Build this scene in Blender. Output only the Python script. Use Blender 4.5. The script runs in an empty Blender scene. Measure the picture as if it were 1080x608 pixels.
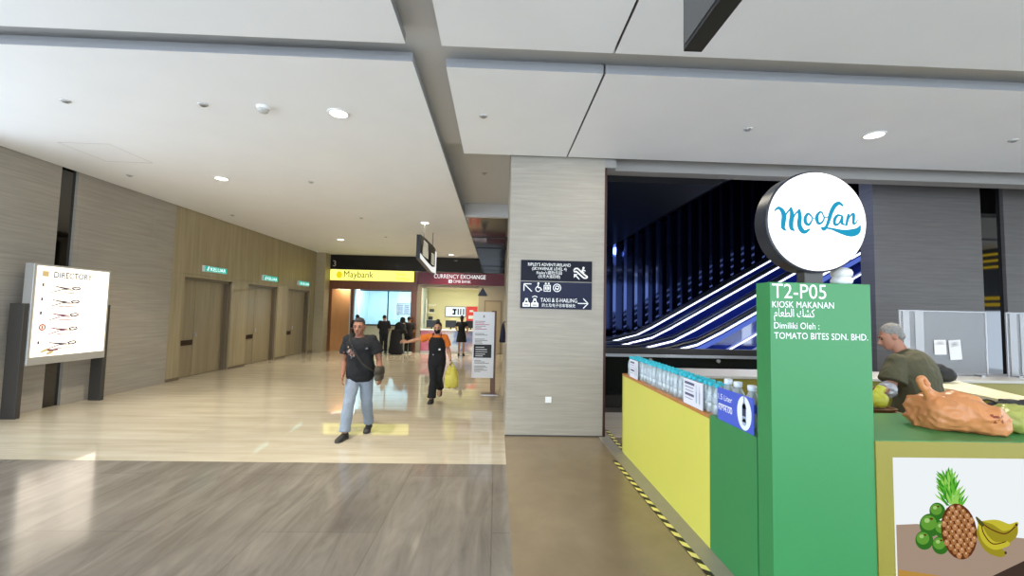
import bpy, math, random
from mathutils import Vector, Matrix, Euler, noise
random.seed(4)
R = math.radians
SC = bpy.context.scene
COL = SC.collection

# ------------------------------------------------------------------ camera, world, exposure
def make_camera():
    f, cx, cy = 450.0, 540.0, 304.0
    yd = Vector(((524 - cx) / f, (330 - cy) / f, 1)).normalized()
    r = R(1.4)
    u = Vector((math.sin(r), -math.cos(r), 0)); u = (u - yd * u.dot(yd)).normalized()
    xd = yd.cross(u)
    right = Vector((xd[0], yd[0], u[0])); down = Vector((xd[1], yd[1], u[1])); fwd = Vector((xd[2], yd[2], u[2]))
    m = Matrix((right, -down, -fwd)).transposed().to_4x4()
    m.translation = (0, 0, 1.8)
    cd = bpy.data.cameras.new('camera'); cd.sensor_width = 36; cd.sensor_fit = 'HORIZONTAL'
    cd.lens = f / 1080 * 36; cd.clip_start = 0.05; cd.clip_end = 200
    o = bpy.data.objects.new('camera', cd); COL.objects.link(o); o.matrix_world = m
    SC.camera = o
make_camera()
vs = SC.view_settings
vs.view_transform = 'Standard'; vs.look = 'None'; vs.gamma = 1.0; vs.use_curve_mapping = False
vs.exposure = 0.55
WORLD = ((0.73, 0.86, 1.0), 3.5)
w = bpy.data.worlds.new('world'); SC.world = w; w.use_nodes = True
w.node_tree.nodes['Background'].inputs[0].default_value = (*WORLD[0], 1)
w.node_tree.nodes['Background'].inputs[1].default_value = WORLD[1]
try:
    SC.cycles.use_denoising = True; SC.cycles.max_bounces = 8; SC.cycles.diffuse_bounces = 4
    SC.cycles.glossy_bounces = 5; SC.cycles.transparent_max_bounces = 24; SC.cycles.sample_clamp_indirect = 6
except Exception: pass

def area(name, loc, size, power, color=(1, 1, 1), rot=(0, 0, 0), shape='DISK', size_y=None, spread=None):
    l = bpy.data.lights.new(name, 'AREA'); l.shape = shape; l.size = size; l.energy = power; l.color = color
    if size_y: l.size_y = size_y
    if spread: l.spread = R(spread)
    o = bpy.data.objects.new(name, l); COL.objects.link(o); o.location = loc; o.rotation_euler = rot
    return o
LAMP_W, LAMP_C = 52, (1.0, 0.91, 0.74)
# recessed ceiling lamps of the hall behind and beside the viewer
for x, y in ((-5.15, 1.9), (-1.97, 1.9), (1.4, 1.9), (4.74, 1.9), (-1.97, -1.3), (1.4, -1.3), (4.74, -1.3), (1.4, 5.14), (8.1, 5.14), (8.1, 1.9)):
    area('ceiling_lamp', (x, y, 4.15), 0.9, 9, LAMP_C)
area('bank_ceiling_lamp', (-5.0, 19.9, 2.99), 2.2, 95, (0.76, 0.91, 1.0), shape='RECTANGLE', size_y=0.5)
area('bank_ceiling_lamp', (-6.75, 19.1, 2.98), 0.3, 16, (1.0, 0.86, 0.66))
area('escalator_blue_fill', (5.2, 7.25, 4.65), 0.5, 85, (0.42, 0.55, 1.0), rot=(R(25), 0, 0))  # added blue fill, unseen behind the bulkhead, in place of the LED glow
area('exchange_ceiling_lamp', (-2.0, 19.3, 2.99), 2.0, 60, (1.0, 0.97, 0.80), shape='RECTANGLE', size_y=0.4)

# ------------------------------------------------------------------ materials
def lin(h):
    if isinstance(h, str):
        h = h.lstrip('#'); h = tuple(int(h[i:i + 2], 16) / 255 for i in (0, 2, 4))
    return tuple((c / 12.92 if c <= 0.04045 else ((c + 0.055) / 1.055) ** 2.4) for c in h)
MATS = {}
def pbr(name, col, rough=0.5, metal=0.0, spec=0.5, emit=None, estr=0.0, var=0.0, vscale=(6, 6, 6), bump=0.0, bscale=None, trans=0.0, alpha=1.0, coat=0.0, ior=1.45):
    if name in MATS: return MATS[name]
    m = bpy.data.materials.new(name); m.use_nodes = True; MATS[name] = m
    nt = m.node_tree; b = nt.nodes['Principled BSDF']
    c = lin(col)
    b.inputs['Base Color'].default_value = (*c, 1); b.inputs['Roughness'].default_value = rough
    b.inputs['Metallic'].default_value = metal; b.inputs['Specular IOR Level'].default_value = spec
    b.inputs['IOR'].default_value = ior
    b.inputs['Transmission Weight'].default_value = trans; b.inputs['Alpha'].default_value = alpha
    b.inputs['Coat Weight'].default_value = coat; b.inputs['Coat Roughness'].default_value = 0.08
    if emit is not None:
        b.inputs['Emission Color'].default_value = (*lin(emit), 1); b.inputs['Emission Strength'].default_value = estr
    if var or bump:
        tc = nt.nodes.new('ShaderNodeTexCoord'); mp = nt.nodes.new('ShaderNodeMapping')
        mp.inputs['Scale'].default_value = vscale
        nz = nt.nodes.new('ShaderNodeTexNoise'); nz.inputs['Scale'].default_value = 1.0; nz.inputs['Detail'].default_value = 5
        nt.links.new(tc.outputs['Object'], mp.inputs[0]); nt.links.new(mp.outputs[0], nz.inputs['Vector'])
        if var:
            cr = nt.nodes.new('ShaderNodeValToRGB')
            cr.color_ramp.elements[0].position = 0.28; cr.color_ramp.elements[1].position = 0.72
            cr.color_ramp.elements[0].color = (*[max(0, x * (1 - var)) for x in c], 1)
            cr.color_ramp.elements[1].color = (*[min(1, x * (1 + var)) for x in c], 1)
            nt.links.new(nz.outputs['Fac'], cr.inputs[0]); nt.links.new(cr.outputs[0], b.inputs['Base Color'])
        if bump:
            bp = nt.nodes.new('ShaderNodeBump'); bp.inputs['Strength'].default_value = bump; bp.inputs['Distance'].default_value = 0.01
            nt.links.new(nz.outputs['Fac'], bp.inputs['Height']); nt.links.new(bp.outputs[0], b.inputs['Normal'])
    return m
def glow(name, col, strength=1.0):
    if name in MATS: return MATS[name]
    m = bpy.data.materials.new(name); m.use_nodes = True; MATS[name] = m
    nt = m.node_tree; nt.nodes.remove(nt.nodes['Principled BSDF'])
    e = nt.nodes.new('ShaderNodeEmission'); e.inputs[0].default_value = (*lin(col), 1); e.inputs[1].default_value = strength / 2 ** vs.exposure
    nt.links.new(e.outputs[0], nt.nodes['Material Output'].inputs[0]); return m
def sheer(name, tint, clear=0.7, gloss=0.15, body=None, rough=0.05):
    """clear plastic / glass: transparent mixed with gloss and a little body colour"""
    if name in MATS: return MATS[name]
    m = bpy.data.materials.new(name); m.use_nodes = True; MATS[name] = m
    nt = m.node_tree; nt.nodes.remove(nt.nodes['Principled BSDF']); out = nt.nodes['Material Output']
    t = nt.nodes.new('ShaderNodeBsdfTransparent'); t.inputs[0].default_value = (*lin(tint), 1)
    g = nt.nodes.new('ShaderNodeBsdfGlossy'); g.inputs['Roughness'].default_value = rough
    d = nt.nodes.new('ShaderNodeBsdfDiffuse'); d.inputs[0].default_value = (*lin(body or tint), 1)
    a = nt.nodes.new('ShaderNodeMixShader'); a.inputs[0].default_value = clear
    nt.links.new(d.outputs[0], a.inputs[1]); nt.links.new(t.outputs[0], a.inputs[2])
    b = nt.nodes.new('ShaderNodeMixShader'); b.inputs[0].default_value = gloss
    nt.links.new(a.outputs[0], b.inputs[1]); nt.links.new(g.outputs[0], b.inputs[2])
    nt.links.new(b.outputs[0], out.inputs[0]); return m
def stone(name, c0, c1, scale, rough, bump=0.02, slab=None, slabdark=0.8, rvar=0.0, contrast=(0.3, 0.7), spec=0.5, blotch=0.0, blotchscale=0.6, distort=0.4):
    """streaky stone; scale stretches the streaks; slab=(width, height, axes) draws joints"""
    if name in MATS: return MATS[name]
    m = bpy.data.materials.new(name); m.use_nodes = True; MATS[name] = m
    nt = m.node_tree; b = nt.nodes['Principled BSDF']; L = nt.links.new
    b.inputs['Roughness'].default_value = rough; b.inputs['Specular IOR Level'].default_value = spec
    tc = nt.nodes.new('ShaderNodeTexCoord'); mp = nt.nodes.new('ShaderNodeMapping'); mp.inputs['Scale'].default_value = scale
    L(tc.outputs['Object'], mp.inputs[0])
    nz = nt.nodes.new('ShaderNodeTexNoise'); nz.inputs['Scale'].default_value = 1; nz.inputs['Detail'].default_value = 6; nz.inputs['Roughness'].default_value = 0.65
    nz.inputs['Distortion'].default_value = distort
    L(mp.outputs[0], nz.inputs['Vector'])
    cr = nt.nodes.new('ShaderNodeValToRGB'); cr.color_ramp.elements[0].position, cr.color_ramp.elements[1].position = contrast
    cr.color_ramp.elements[0].color = (*lin(c0), 1); cr.color_ramp.elements[1].color = (*lin(c1), 1)
    L(nz.outputs['Fac'], cr.inputs[0]); colour = cr.outputs[0]
    if blotch:
        n2 = nt.nodes.new('ShaderNodeTexNoise'); n2.inputs['Scale'].default_value = blotchscale; n2.inputs['Detail'].default_value = 4
        L(tc.outputs['Object'], n2.inputs['Vector'])
        r2 = nt.nodes.new('ShaderNodeMapRange'); r2.inputs[1].default_value = 0.3; r2.inputs[2].default_value = 0.7
        r2.inputs[3].default_value = 1 - blotch; r2.inputs[4].default_value = 1 + blotch * 0.4
        L(n2.outputs['Fac'], r2.inputs[0])
        mx = nt.nodes.new('ShaderNodeMix'); mx.data_type = 'RGBA'; mx.blend_type = 'MULTIPLY'; mx.inputs['Factor'].default_value = 1
        L(colour, mx.inputs['A']); L(r2.outputs[0], mx.inputs['B']); colour = mx.outputs['Result']
    if slab:
        wd, ht, axes, joint = slab
        sp = nt.nodes.new('ShaderNodeSeparateXYZ'); cb = nt.nodes.new('ShaderNodeCombineXYZ')
        L(tc.outputs['Object'], sp.inputs[0]); L(sp.outputs[axes[0]], cb.inputs[0]); L(sp.outputs[axes[1]], cb.inputs[1])
        br = nt.nodes.new('ShaderNodeTexBrick'); br.inputs['Scale'].default_value = 1; br.inputs['Mortar Size'].default_value = joint
        br.inputs['Brick Width'].default_value = wd; br.inputs['Row Height'].default_value = ht; br.inputs['Mortar Smooth'].default_value = 0.1
        br.inputs['Color1'].default_value = (1, 1, 1, 1); br.inputs['Color2'].default_value = (rvar or 1, rvar or 1, rvar or 1, 1)
        br.inputs['Mortar'].default_value = (slabdark, slabdark, slabdark, 1)
        L(cb.outputs[0], br.inputs['Vector'])
        mx = nt.nodes.new('ShaderNodeMix'); mx.data_type = 'RGBA'; mx.blend_type = 'MULTIPLY'; mx.inputs['Factor'].default_value = 1
        L(colour, mx.inputs['A']); L(br.outputs['Color'], mx.inputs['B']); colour = mx.outputs['Result']
    L(colour, b.inputs['Base Color'])
    if bump:
        bp = nt.nodes.new('ShaderNodeBump'); bp.inputs['Strength'].default_value = bump; bp.inputs['Distance'].default_value = 0.01
        L(nz.outputs['Fac'], bp.inputs['Height']); L(bp.outputs[0], b.inputs['Normal'])
    return m

# ------------------------------------------------------------------ mesh builder
class MB:
    def __init__(s): s.v = []; s.f = []; s.m = []
    def add(s, vs, fs, m=0):
        n = len(s.v); s.v += [Vector(v) for v in vs]; s.f += [tuple(i + n for i in f) for f in fs]; s.m += [m] * len(fs); return s
    def box(s, x0, x1, y0, y1, z0, z1, m=0):
        v = [(x, y, z) for z in (z0, z1) for y in (y0, y1) for x in (x0, x1)]
        return s.add(v, [(0, 2, 3, 1), (4, 5, 7, 6), (0, 1, 5, 4), (2, 6, 7, 3), (0, 4, 6, 2), (1, 3, 7, 5)], m)
    def quad(s, a, b, c, d, m=0): return s.add([a, b, c, d], [(0, 1, 2, 3)], m)
    def poly(s, pts, m=0): return s.add(pts, [tuple(range(len(pts)))], m)
    def prism(s, pts, d, m=0):
        """closed polygon pts (3-D) swept along vector d"""
        n = len(pts); d = Vector(d); v = [Vector(p) for p in pts] + [Vector(p) + d for p in pts]
        return s.add(v, [tuple(range(n))[::-1], tuple(range(n, 2 * n))] + [(i, (i + 1) % n, n + (i + 1) % n, n + i) for i in range(n)], m)
    def rings(s, rs, m=0, caps=True):
        n = len(rs[0]); v = [p for r in rs for p in r]; f = []
        for k in range(len(rs) - 1):
            for i in range(n):
                f.append((k * n + i, k * n + (i + 1) % n, (k + 1) * n + (i + 1) % n, (k + 1) * n + i))
        if caps: f += [tuple(range(n))[::-1], tuple(range((len(rs) - 1) * n, len(rs) * n))]
        return s.add(v, f, m)
    def ering(s, c, u, v, n=16, p=1.0):
        out = []
        for i in range(n):
            a = 2 * math.pi * i / n; ca, sa = math.cos(a), math.sin(a)
            out.append(Vector(c) + Vector(u) * (math.copysign(abs(ca) ** p, ca)) + Vector(v) * (math.copysign(abs(sa) ** p, sa)))
        return out
    def tube(s, pts, rad, n=10, m=0, caps=True, flat=None, ref=None):
        pts = [Vector(p) for p in pts]; rad = rad if isinstance(rad, (list, tuple)) else [rad] * len(pts); rs = []
        prev = Vector(ref) if ref else None
        for i, p in enumerate(pts):
            t = (pts[min(i + 1, len(pts) - 1)] - pts[max(i - 1, 0)])
            t = t.normalized() if t.length > 1e-9 else Vector((0, 0, 1))
            if prev is None: prev = Vector((0, 0, 1)) if abs(t.z) < 0.9 else Vector((1, 0, 0))
            u = prev - t * prev.dot(t)
            u = u.normalized() if u.length > 1e-6 else t.orthogonal().normalized()
            v = t.cross(u); prev = u
            k = flat if flat else 1.0
            rs.append(s.ering(p, u * rad[i], v * rad[i] * k, n))
        return s.rings(rs, m, caps)
    def lathe(s, prof, c=(0, 0, 0), n=20, m=0, axis='z', caps=True):
        c = Vector(c); rs = []
        for r, h in prof:
            ring = []
            for i in range(n):
                a = 2 * math.pi * i / n; x, y = r * math.cos(a), r * math.sin(a)
                ring.append(c + (Vector((x, y, h)) if axis == 'z' else Vector((x, -h, y)) if axis == 'y' else Vector((h, x, y))))
            rs.append(ring)
        return s.rings(rs, m, caps)
    def ball(s, c, rx, ry=None, rz=None, n=14, m=0, rot=None):
        ry = ry or rx; rz = rz or rx; k = n // 2 + 1; rs = []
        for j in range(k + 1):
            th = math.pi * (0.02 + 0.96 * j / k); ring = []
            for i in range(n):
                a = 2 * math.pi * i / n
                p = Vector((rx * math.sin(th) * math.cos(a), ry * math.sin(th) * math.sin(a), -rz * math.cos(th)))
                ring.append(Vector(c) + (rot @ p if rot else p))
            rs.append(ring)
        return s.rings(rs, m)
    def fan(s, c, u, v, n=40, m=0): return s.poly(s.ering(c, u, v, n), m)

def tag(o, label=None, cat=None, group=None, kind=None):
    if label: o['label'] = label
    if cat: o['category'] = cat
    if group: o['group'] = group
    if kind: o['kind'] = kind
    return o
def thing(name, label, cat, loc=(0, 0, 0), rz=0, group=None):
    o = bpy.data.objects.new(name, None); COL.objects.link(o); o.empty_display_size = 0.1
    o.location = loc; o.rotation_euler = (0, 0, rz)
    return tag(o, label, cat, group)
def basis(o):
    m = Matrix.Identity(4)
    while o is not None:
        m = Matrix.LocRotScale(o.location, o.rotation_euler, o.scale) @ m; o = o.parent
    return m
def link_mesh(name, me, parent=None, label=None):
    o = bpy.data.objects.new(name, me); COL.objects.link(o)
    if parent is not None: o.parent = parent
    if label: o['label'] = label
    return o
def obj(name, mb, mats, parent=None, smooth=False, local=False, bev=0, label=None, centre=True, kind=None):
    mats = mats if isinstance(mats, (list, tuple)) else [mats]
    v = mb.v; loc = None
    if parent is not None and not local:
        inv = basis(parent).inverted(); v = [inv @ p for p in v]
    elif parent is None and centre and kind is None:
        xs, ys, zs = zip(*[(p.x, p.y, p.z) for p in v])
        loc = Vector(((min(xs) + max(xs)) / 2, (min(ys) + max(ys)) / 2, min(zs))); v = [p - loc for p in v]
    me = bpy.data.meshes.new(name); me.from_pydata([tuple(p) for p in v], [], mb.f); me.update()
    for m in mats: me.materials.append(m)
    me.polygons.foreach_set('material_index', mb.m)
    if smooth: me.polygons.foreach_set('use_smooth', [True] * len(mb.f))
    o = link_mesh(name, me, parent, label)
    if loc is not None: o.location = loc
    if bev:
        b = o.modifiers.new('bevel', 'BEVEL'); b.width = bev; b.segments = 2; b.limit_method = 'ANGLE'
    if smooth and smooth != 'all':
        e = o.modifiers.new('split', 'EDGE_SPLIT'); e.split_angle = R(40)
    if kind: o['kind'] = kind
    return o
def struct(name, mb, mats, parent=None, **k): return obj(name, mb, mats, parent, kind=None if parent else 'structure', **k)
def text_mb(s, width=None, size=0.1, align='LEFT', bold=0.0, depth=0.0008):
    cu = bpy.data.curves.new('t', 'FONT'); cu.body = s; cu.size = 1; cu.extrude = 0; cu.offset = bold; cu.resolution_u = 3
    o = bpy.data.objects.new('t', cu); COL.objects.link(o)
    me = bpy.data.meshes.new_from_object(o.evaluated_get(bpy.context.evaluated_depsgraph_get()))
    vs_ = [v.co.copy() for v in me.vertices]; fs = [tuple(p.vertices) for p in me.polygons]
    bpy.data.objects.remove(o); bpy.data.curves.remove(cu); bpy.data.meshes.remove(me)
    if not vs_: return [], []
    x0, x1 = min(v.x for v in vs_), max(v.x for v in vs_)
    k = (width / (x1 - x0)) if width else size
    off = {'LEFT': x0, 'CENTER': (x0 + x1) / 2, 'RIGHT': x1}[align]
    return [Vector(((v.x - off) * k, v.y * (size if width and size else k), 0)) for v in vs_], fs
def text(name, s, parent, mat, at, xdir=(1, 0, 0), up=(0, 0, 1), width=None, size=0.1, align='LEFT', bold=0.0, label=None):
    """flat lettering standing on a surface: at = left (or middle) end of the base line"""
    v, f = text_mb(s, width, size, align, bold)
    X, Z = Vector(xdir).normalized(), Vector(up).normalized(); A = Vector(at)
    mb = MB(); mb.add([A + X * p.x + Z * p.y for p in v], f)
    return obj(name, mb, mat, parent, label=label)
def texts_into(mb, s, at, xdir, up, width=None, size=0.1, align='LEFT', m=0, bold=0.0):
    v, f = text_mb(s, width, size, align, bold); X, Z = Vector(xdir).normalized(), Vector(up).normalized(); A = Vector(at)
    return mb.add([A + X * p.x + Z * p.y for p in v], f, m)
def spline(pts, k=6):
    """Catmull-Rom through tuples of any length"""
    out = []; P = [pts[0]] + list(pts) + [pts[-1]]
    for i in range(1, len(P) - 2):
        for j in range(k):
            t = j / k; a = []
            for d in range(len(P[0])):
                p0, p1, p2, p3 = P[i - 1][d], P[i][d], P[i + 1][d], P[i + 2][d]
                a.append(0.5 * ((2 * p1) + (p2 - p0) * t + (2 * p0 - 5 * p1 + 4 * p2 - p3) * t * t + (3 * p1 - p0 - 3 * p2 + p3) * t ** 3))
            out.append(tuple(a))
    out.append(tuple(pts[-1])); return out
def ribbon(mb, pts, conv, m=0, k=6, n=1):
    """flat pen stroke; pts = (x, y, width) in artwork units, conv -> world"""
    P = spline(pts, k); L_, R_ = [], []
    for i, (x, y, wd) in enumerate(P):
        a, b = P[max(i - 1, 0)], P[min(i + 1, len(P) - 1)]
        tx, ty = b[0] - a[0], b[1] - a[1]; l = math.hypot(tx, ty) or 1
        nx, ny = -ty / l * wd / 2, tx / l * wd / 2
        L_.append(conv(x + nx, y + ny)); R_.append(conv(x - nx, y - ny))
    for i in range(len(P) - 1): mb.quad(L_[i], R_[i], R_[i + 1], L_[i + 1], m)
    for (x, y, wd) in (P[0], P[-1]):
        mb.poly([conv(x + wd / 2 * math.cos(2 * math.pi * j / 10), y + wd / 2 * math.sin(2 * math.pi * j / 10)) for j in range(10)], m)
    return mb
def copy_thing(o, parent=None):
    c = o.copy(); COL.objects.link(c)
    if parent is not None: c.parent = parent
    for ch in [x for x in COL.objects if x.parent == o]: copy_thing(ch, c)
    return c

# ------------------------------------------------------------------ shared materials
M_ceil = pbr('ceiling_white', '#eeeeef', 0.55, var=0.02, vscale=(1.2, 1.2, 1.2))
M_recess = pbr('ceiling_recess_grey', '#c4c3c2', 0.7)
M_beige = stone('floor_beige_marble', '#b1a58e', '#c8beaa', (0.7, 7, 1), 0.03, 0.0, slab=(1.2, 0.6, (0, 1), 0.003), slabdark=0.9, rvar=0.93, blotch=0.08)
M_plank = stone('floor_grey_stone', '#6c655c', '#8a8177', (6.0, 0.9, 1), 0.12, 0.0, slab=(2.4, 0.92, (1, 0), 0.006), slabdark=0.74, rvar=0.84, blotch=0.14, blotchscale=1.6, spec=0.65, distort=0.9)
M_tan = stone('floor_tan_stone', '#7c6c54', '#8b7a60', (1.5, 1.5, 1), 0.22, 0.01, blotch=0.12, blotchscale=0.8)
M_wallstone = stone('wall_limestone', '#938b80', '#a9a195', (0.9, 1.0, 26), 0.45, 0.03, slab=(3.2, 1.1, (1, 2), 0.003), slabdark=0.8, rvar=0.95, blotch=0.08)
M_pillar = stone('pillar_travertine', '#8f887d', '#aca497', (1.6, 1.6, 30), 0.5, 0.04, contrast=(0.2, 0.8), blotch=0.05)
M_dkstone = stone('wall_dark_stone', '#514c49', '#625d59', (1.2, 1.2, 26), 0.55, 0.03, blotch=0.06)
M_veneer = stone('wall_wood_veneer', '#8d8164', '#aa9b7c', (10, 10, 0.5), 0.4, 0.01, blotch=0.05)
M_doorwood = stone('door_wood_veneer', '#82765c', '#9a8c70', (9, 9, 0.45), 0.38, 0.01, blotch=0.06)
M_jamb = pbr('door_jamb', '#6a5d4c', 0.4)
M_black = pbr('black_satin', '#141416', 0.35)
M_blackgloss = pbr('black_gloss', '#0b0b0d', 0.08, spec=0.6)
M_darkgrey = pbr('dark_grey_metal', '#45423f', 0.4, metal=0.3)
M_steel = pbr('brushed_steel', '#a8a8aa', 0.3, metal=0.9)
M_mirror = pbr('smoked_mirror', '#5f5f60', 0.04, metal=1.0)
M_navygloss = pbr('navy_mirror_glass', '#2c3658', 0.06, metal=0.85)
M_white = pbr('white_paint', '#e6e6e4', 0.4)
M_whiteink = pbr('white_lettering', '#f2f2f0', 0.5)
M_lamp = glow('lamp_diffuser', '#fff3d6', 9.0)
M_led = glow('led_line', '#dfe9ff', 3.5)
M_ledblue = glow('led_blue_line', '#5f78d8', 0.9)
M_brownwood = stone('shop_wood', '#6a3a1c', '#7d4724', (8, 8, 1), 0.35, 0.0)
M_orangewood = stone('shop_orange_wood', '#bd8a58', '#d09d6c', (2, 2, 0.6), 0.3, 0.0)
M_cream = pbr('cream_wall', '#e6dfbd', 0.6)

# ------------------------------------------------------------------ setting: floor
CZ, RZ = 4.17, 4.5
f = MB()
f.quad((-8.1, 5.18, 0), (0.155, 5.18, 0), (0.155, 22, 0), (-8.1, 22, 0), 0)
f.quad((-9, -5, 0), (0.155, -5, 0), (0.155, 5.18, 0), (-9, 5.18, 0), 1)
f.quad((0.155, -5, 0), (20, -5, 0), (20, 6.36, 0), (0.155, 6.36, 0), 2)
f.quad((0.155, 6.36, 0), (20, 6.36, 0), (20, 22, 0), (0.155, 22, 0), 0)
struct('floor', f, [M_beige, M_plank, M_tan])
struct('trim_border', MB().box(1.545, 1.70, 2.0, 7.9, 0, 0.006), pbr('floor_grey_border', '#8d8678', 0.3, var=0.05))
# ------------------------------------------------------------------ ceiling: recess slab and hanging panels
NZ = 4.31
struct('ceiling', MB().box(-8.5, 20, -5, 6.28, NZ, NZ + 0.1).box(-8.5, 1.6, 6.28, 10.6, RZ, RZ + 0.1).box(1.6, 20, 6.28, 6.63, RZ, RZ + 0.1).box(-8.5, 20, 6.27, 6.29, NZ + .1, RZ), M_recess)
def panel(x0, x1, y0, y1, a=0.12, b=0.12):
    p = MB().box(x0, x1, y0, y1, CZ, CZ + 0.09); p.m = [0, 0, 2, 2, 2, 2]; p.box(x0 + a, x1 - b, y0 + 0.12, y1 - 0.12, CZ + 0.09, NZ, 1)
    return struct('ceiling_panel', p, [M_ceil, M_recess, pbr('panel_edge_shaded', '#96979a', 0.5)])  # shade put into the edge colour, subduing the strong light on the sides
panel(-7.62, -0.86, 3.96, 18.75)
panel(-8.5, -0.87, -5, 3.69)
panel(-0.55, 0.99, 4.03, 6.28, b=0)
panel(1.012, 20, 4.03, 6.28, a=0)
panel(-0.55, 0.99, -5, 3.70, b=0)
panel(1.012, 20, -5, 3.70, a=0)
struct('trim_panel_seam', MB().box(0.985, 1.017, 4.1, 6.2, CZ + .02, NZ).box(0.985, 1.017, -5, 3.6, CZ + .02, NZ), M_black)
struct('trim_beam', MB().box(-0.86, 0.4, 10.5, 10.62, CZ, RZ), M_recess)
struct('ceiling_mirror', MB().box(-0.84, 0.45, 10.62, 18.72, CZ, CZ + 0.06), pbr('brown_mirror_ceiling', '#2a221e', 0.10, metal=0.05))
struct('trim_mirror_joint', MB().box(-0.84, 0.4, 13.4, 13.46, CZ - 0.02, CZ).box(-0.84, 0.4, 15.6, 15.66, CZ - 0.02, CZ), M_black)
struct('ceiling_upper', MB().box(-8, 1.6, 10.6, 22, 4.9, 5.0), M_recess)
# ------------------------------------------------------------------ left wall
struct('wall_left', MB().box(-7.95, -7.65, 7.9, 10.27, 0, RZ).box(-7.95, -7.65, 5.9, 7.6, 0, RZ), M_wallstone)
struct('trim_mirror_strip', MB().box(-7.95, -7.70, 7.6, 7.9, 0, RZ), M_mirror)
DY = ((10.72, 12.62, 11.36), (13.42, 15.22, 14.08), (15.95, 17.75, 16.6))
wl = MB(); edges = [10.27] + [v for d in DY for v in d[:2]] + [18.2]
for a, b in zip(edges[::2], edges[1::2]): wl.box(-7.95, -7.67, a, b, 0, 2.52)
wl.box(-7.95, -7.67, 10.27, 18.2, 2.52, 2.585); wl.box(-7.95, -7.67, 10.27, 18.2, 2.595, RZ)
wl.box(-7.95, -7.69, 10.27, 18.2, 2.585, 2.595)
struct('wall_veneer', wl, M_veneer)
sk = MB()
for a, b in zip(edges[::2], edges[1::2]): sk.box(-7.67, -7.66, a, b, 0, 0.07)
struct('baseboard_left', sk, M_jamb)
for i, (a, b, s) in enumerate(DY):
    fr = MB().box(-7.95, -7.80, a, a + 0.07, 0, 2.52).box(-7.95, -7.72, b - 0.12, b, 0, 2.52).box(-7.95, -7.72, a, b, 2.45, 2.52)
    d = struct('door_%d' % (i + 1), fr, M_jamb)
    mid = s
    obj('door_leaf', MB().box(-7.9, -7.83, a + 0.07, mid - 0.006, 0.01, 2.45), M_doorwood, d)
    obj('door_leaf', MB().box(-7.9, -7.83, mid + 0.006, b - 0.12, 0.01, 2.45), M_doorwood, d)
    obj('push_plate', MB().box(-7.83, -7.80, a + 0.08, mid - 0.04, 0.80, 0.93), pbr('dark_bronze', '#3a2a20', 0.35, metal=0.5), d, bev=0.004, label='dark bronze push plate')
    obj('door_handle', MB().tube([(-7.82, mid + 0.06, 1.0), (-7.79, mid + 0.06, 1.0), (-7.79, mid + 0.06, 1.1), (-7.82, mid + 0.06, 1.1)], 0.012, 8), M_steel, d)
struct('wall_service', MB().box(-8.1, -7.95, 5.9, 18.9, -0.05, RZ), M_jamb)
# corner pier and wall beside the bank
struct('wall_pier', MB().box(-7.95, -7.28, 18.2, 18.9, 0, CZ), pbr('pier_limestone', '#a89c80', 0.45, var=0.06, vscale=(1, 1, 20)))
# ------------------------------------------------------------------ pillar, side wall of the corridor
struct('wall_pillar', MB().box(0.165, 1.60, 6.36, 7.75, 0, RZ), M_pillar)
struct('trim_pillar_corner', MB().box(1.60, 1.635, 6.355, 6.42, 0, 4.05), pbr('bronze_trim', '#3e221a', 0.4, metal=0.2))
struct('baseboard_pillar', MB().box(0.16, 1.6, 6.352, 6.36, 0, 0.02), M_darkgrey)
struct('wall_corridor', MB().box(0.3, 0.5, 7.75, 22, 0, RZ), pbr('corridor_wall', '#a39c90', 0.5, var=0.04))
struct('wall_rear', MB().box(-8, 0.5, 22.0, 22.2, 0, 4.9), M_cream)
# ------------------------------------------------------------------ bulkhead over the escalator opening
struct('trim_bulkhead', MB().box(1.6, 16, 6.62, 6.85, 4.10, 9.4).box(1.6, 1.78, 6.38, 6.62, 4.06, 4.4), pbr('bulkhead_grey', '#96928e', 0.6))
# ------------------------------------------------------------------ escalator hall: dark walls, fins, sloping soffit
struct('wall_back', MB().box(1.0, 18, 13.6, 13.8, 0, 9), pbr('navy_wall', '#10131f', 0.3))
fins = MB()
for k in range(34):
    x = 2.2 + k * 0.335; top = 4.0 if x < 3.6 else 4.0 + 0.585 * (x - 3.6)
    fins.box(x, x + 0.09, 12.95, 13.6, 0, top + 0.1)
    fins.box(x + 0.09, x + 0.335, 13.45, 13.6, 0, top + 0.1)
struct('trim_fins', fins, M_navygloss)
sof = MB(); prof = [(1.6, 4.0), (3.6, 4.0), (12.0, 8.91), (12.0, 9.1), (3.5, 4.2), (1.6, 4.2)]
sof.prism([(x, 6.86, z) for x, z in prof], (0, 6.75, 0))
struct('ceiling_soffit', sof, pbr('soffit_gloss_black', '#121113', 0.35, spec=0.2))
struct('wall_right', MB().box(6.95, 9.03, 7.6, 7.9, 0, 4.9).box(9.48, 16, 7.6, 7.9, 0, 4.9), M_dkstone)
struct('trim_mirror_right', MB().box(9.03, 9.48, 7.66, 7.9, 0, 4.9), M_mirror)
struct('wall_escalator_end', MB().box(1.5, 1.6, 7.75, 13.6, 0, 4.9).box(12, 12.1, 6.85, 13.6, 0, 9.2), pbr('navy_wall', '#10131f', 0.3))
# shop fascia across the hall, seen only in the mirror strip
fa = MB().box(15.6, 16, 0.2, 3.4, 2.2, 4.17)
for z, t in ((2.35, .1), (2.55, .1), (3.55, .07), (3.75, .07), (3.95, .07)): fa.box(15.57, 15.6, 0.3, 3.3, z, z + t, 1)
struct('wall_fascia', fa, [M_black, glow('yellow_led', '#ffd83a', 1.6)])

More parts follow.
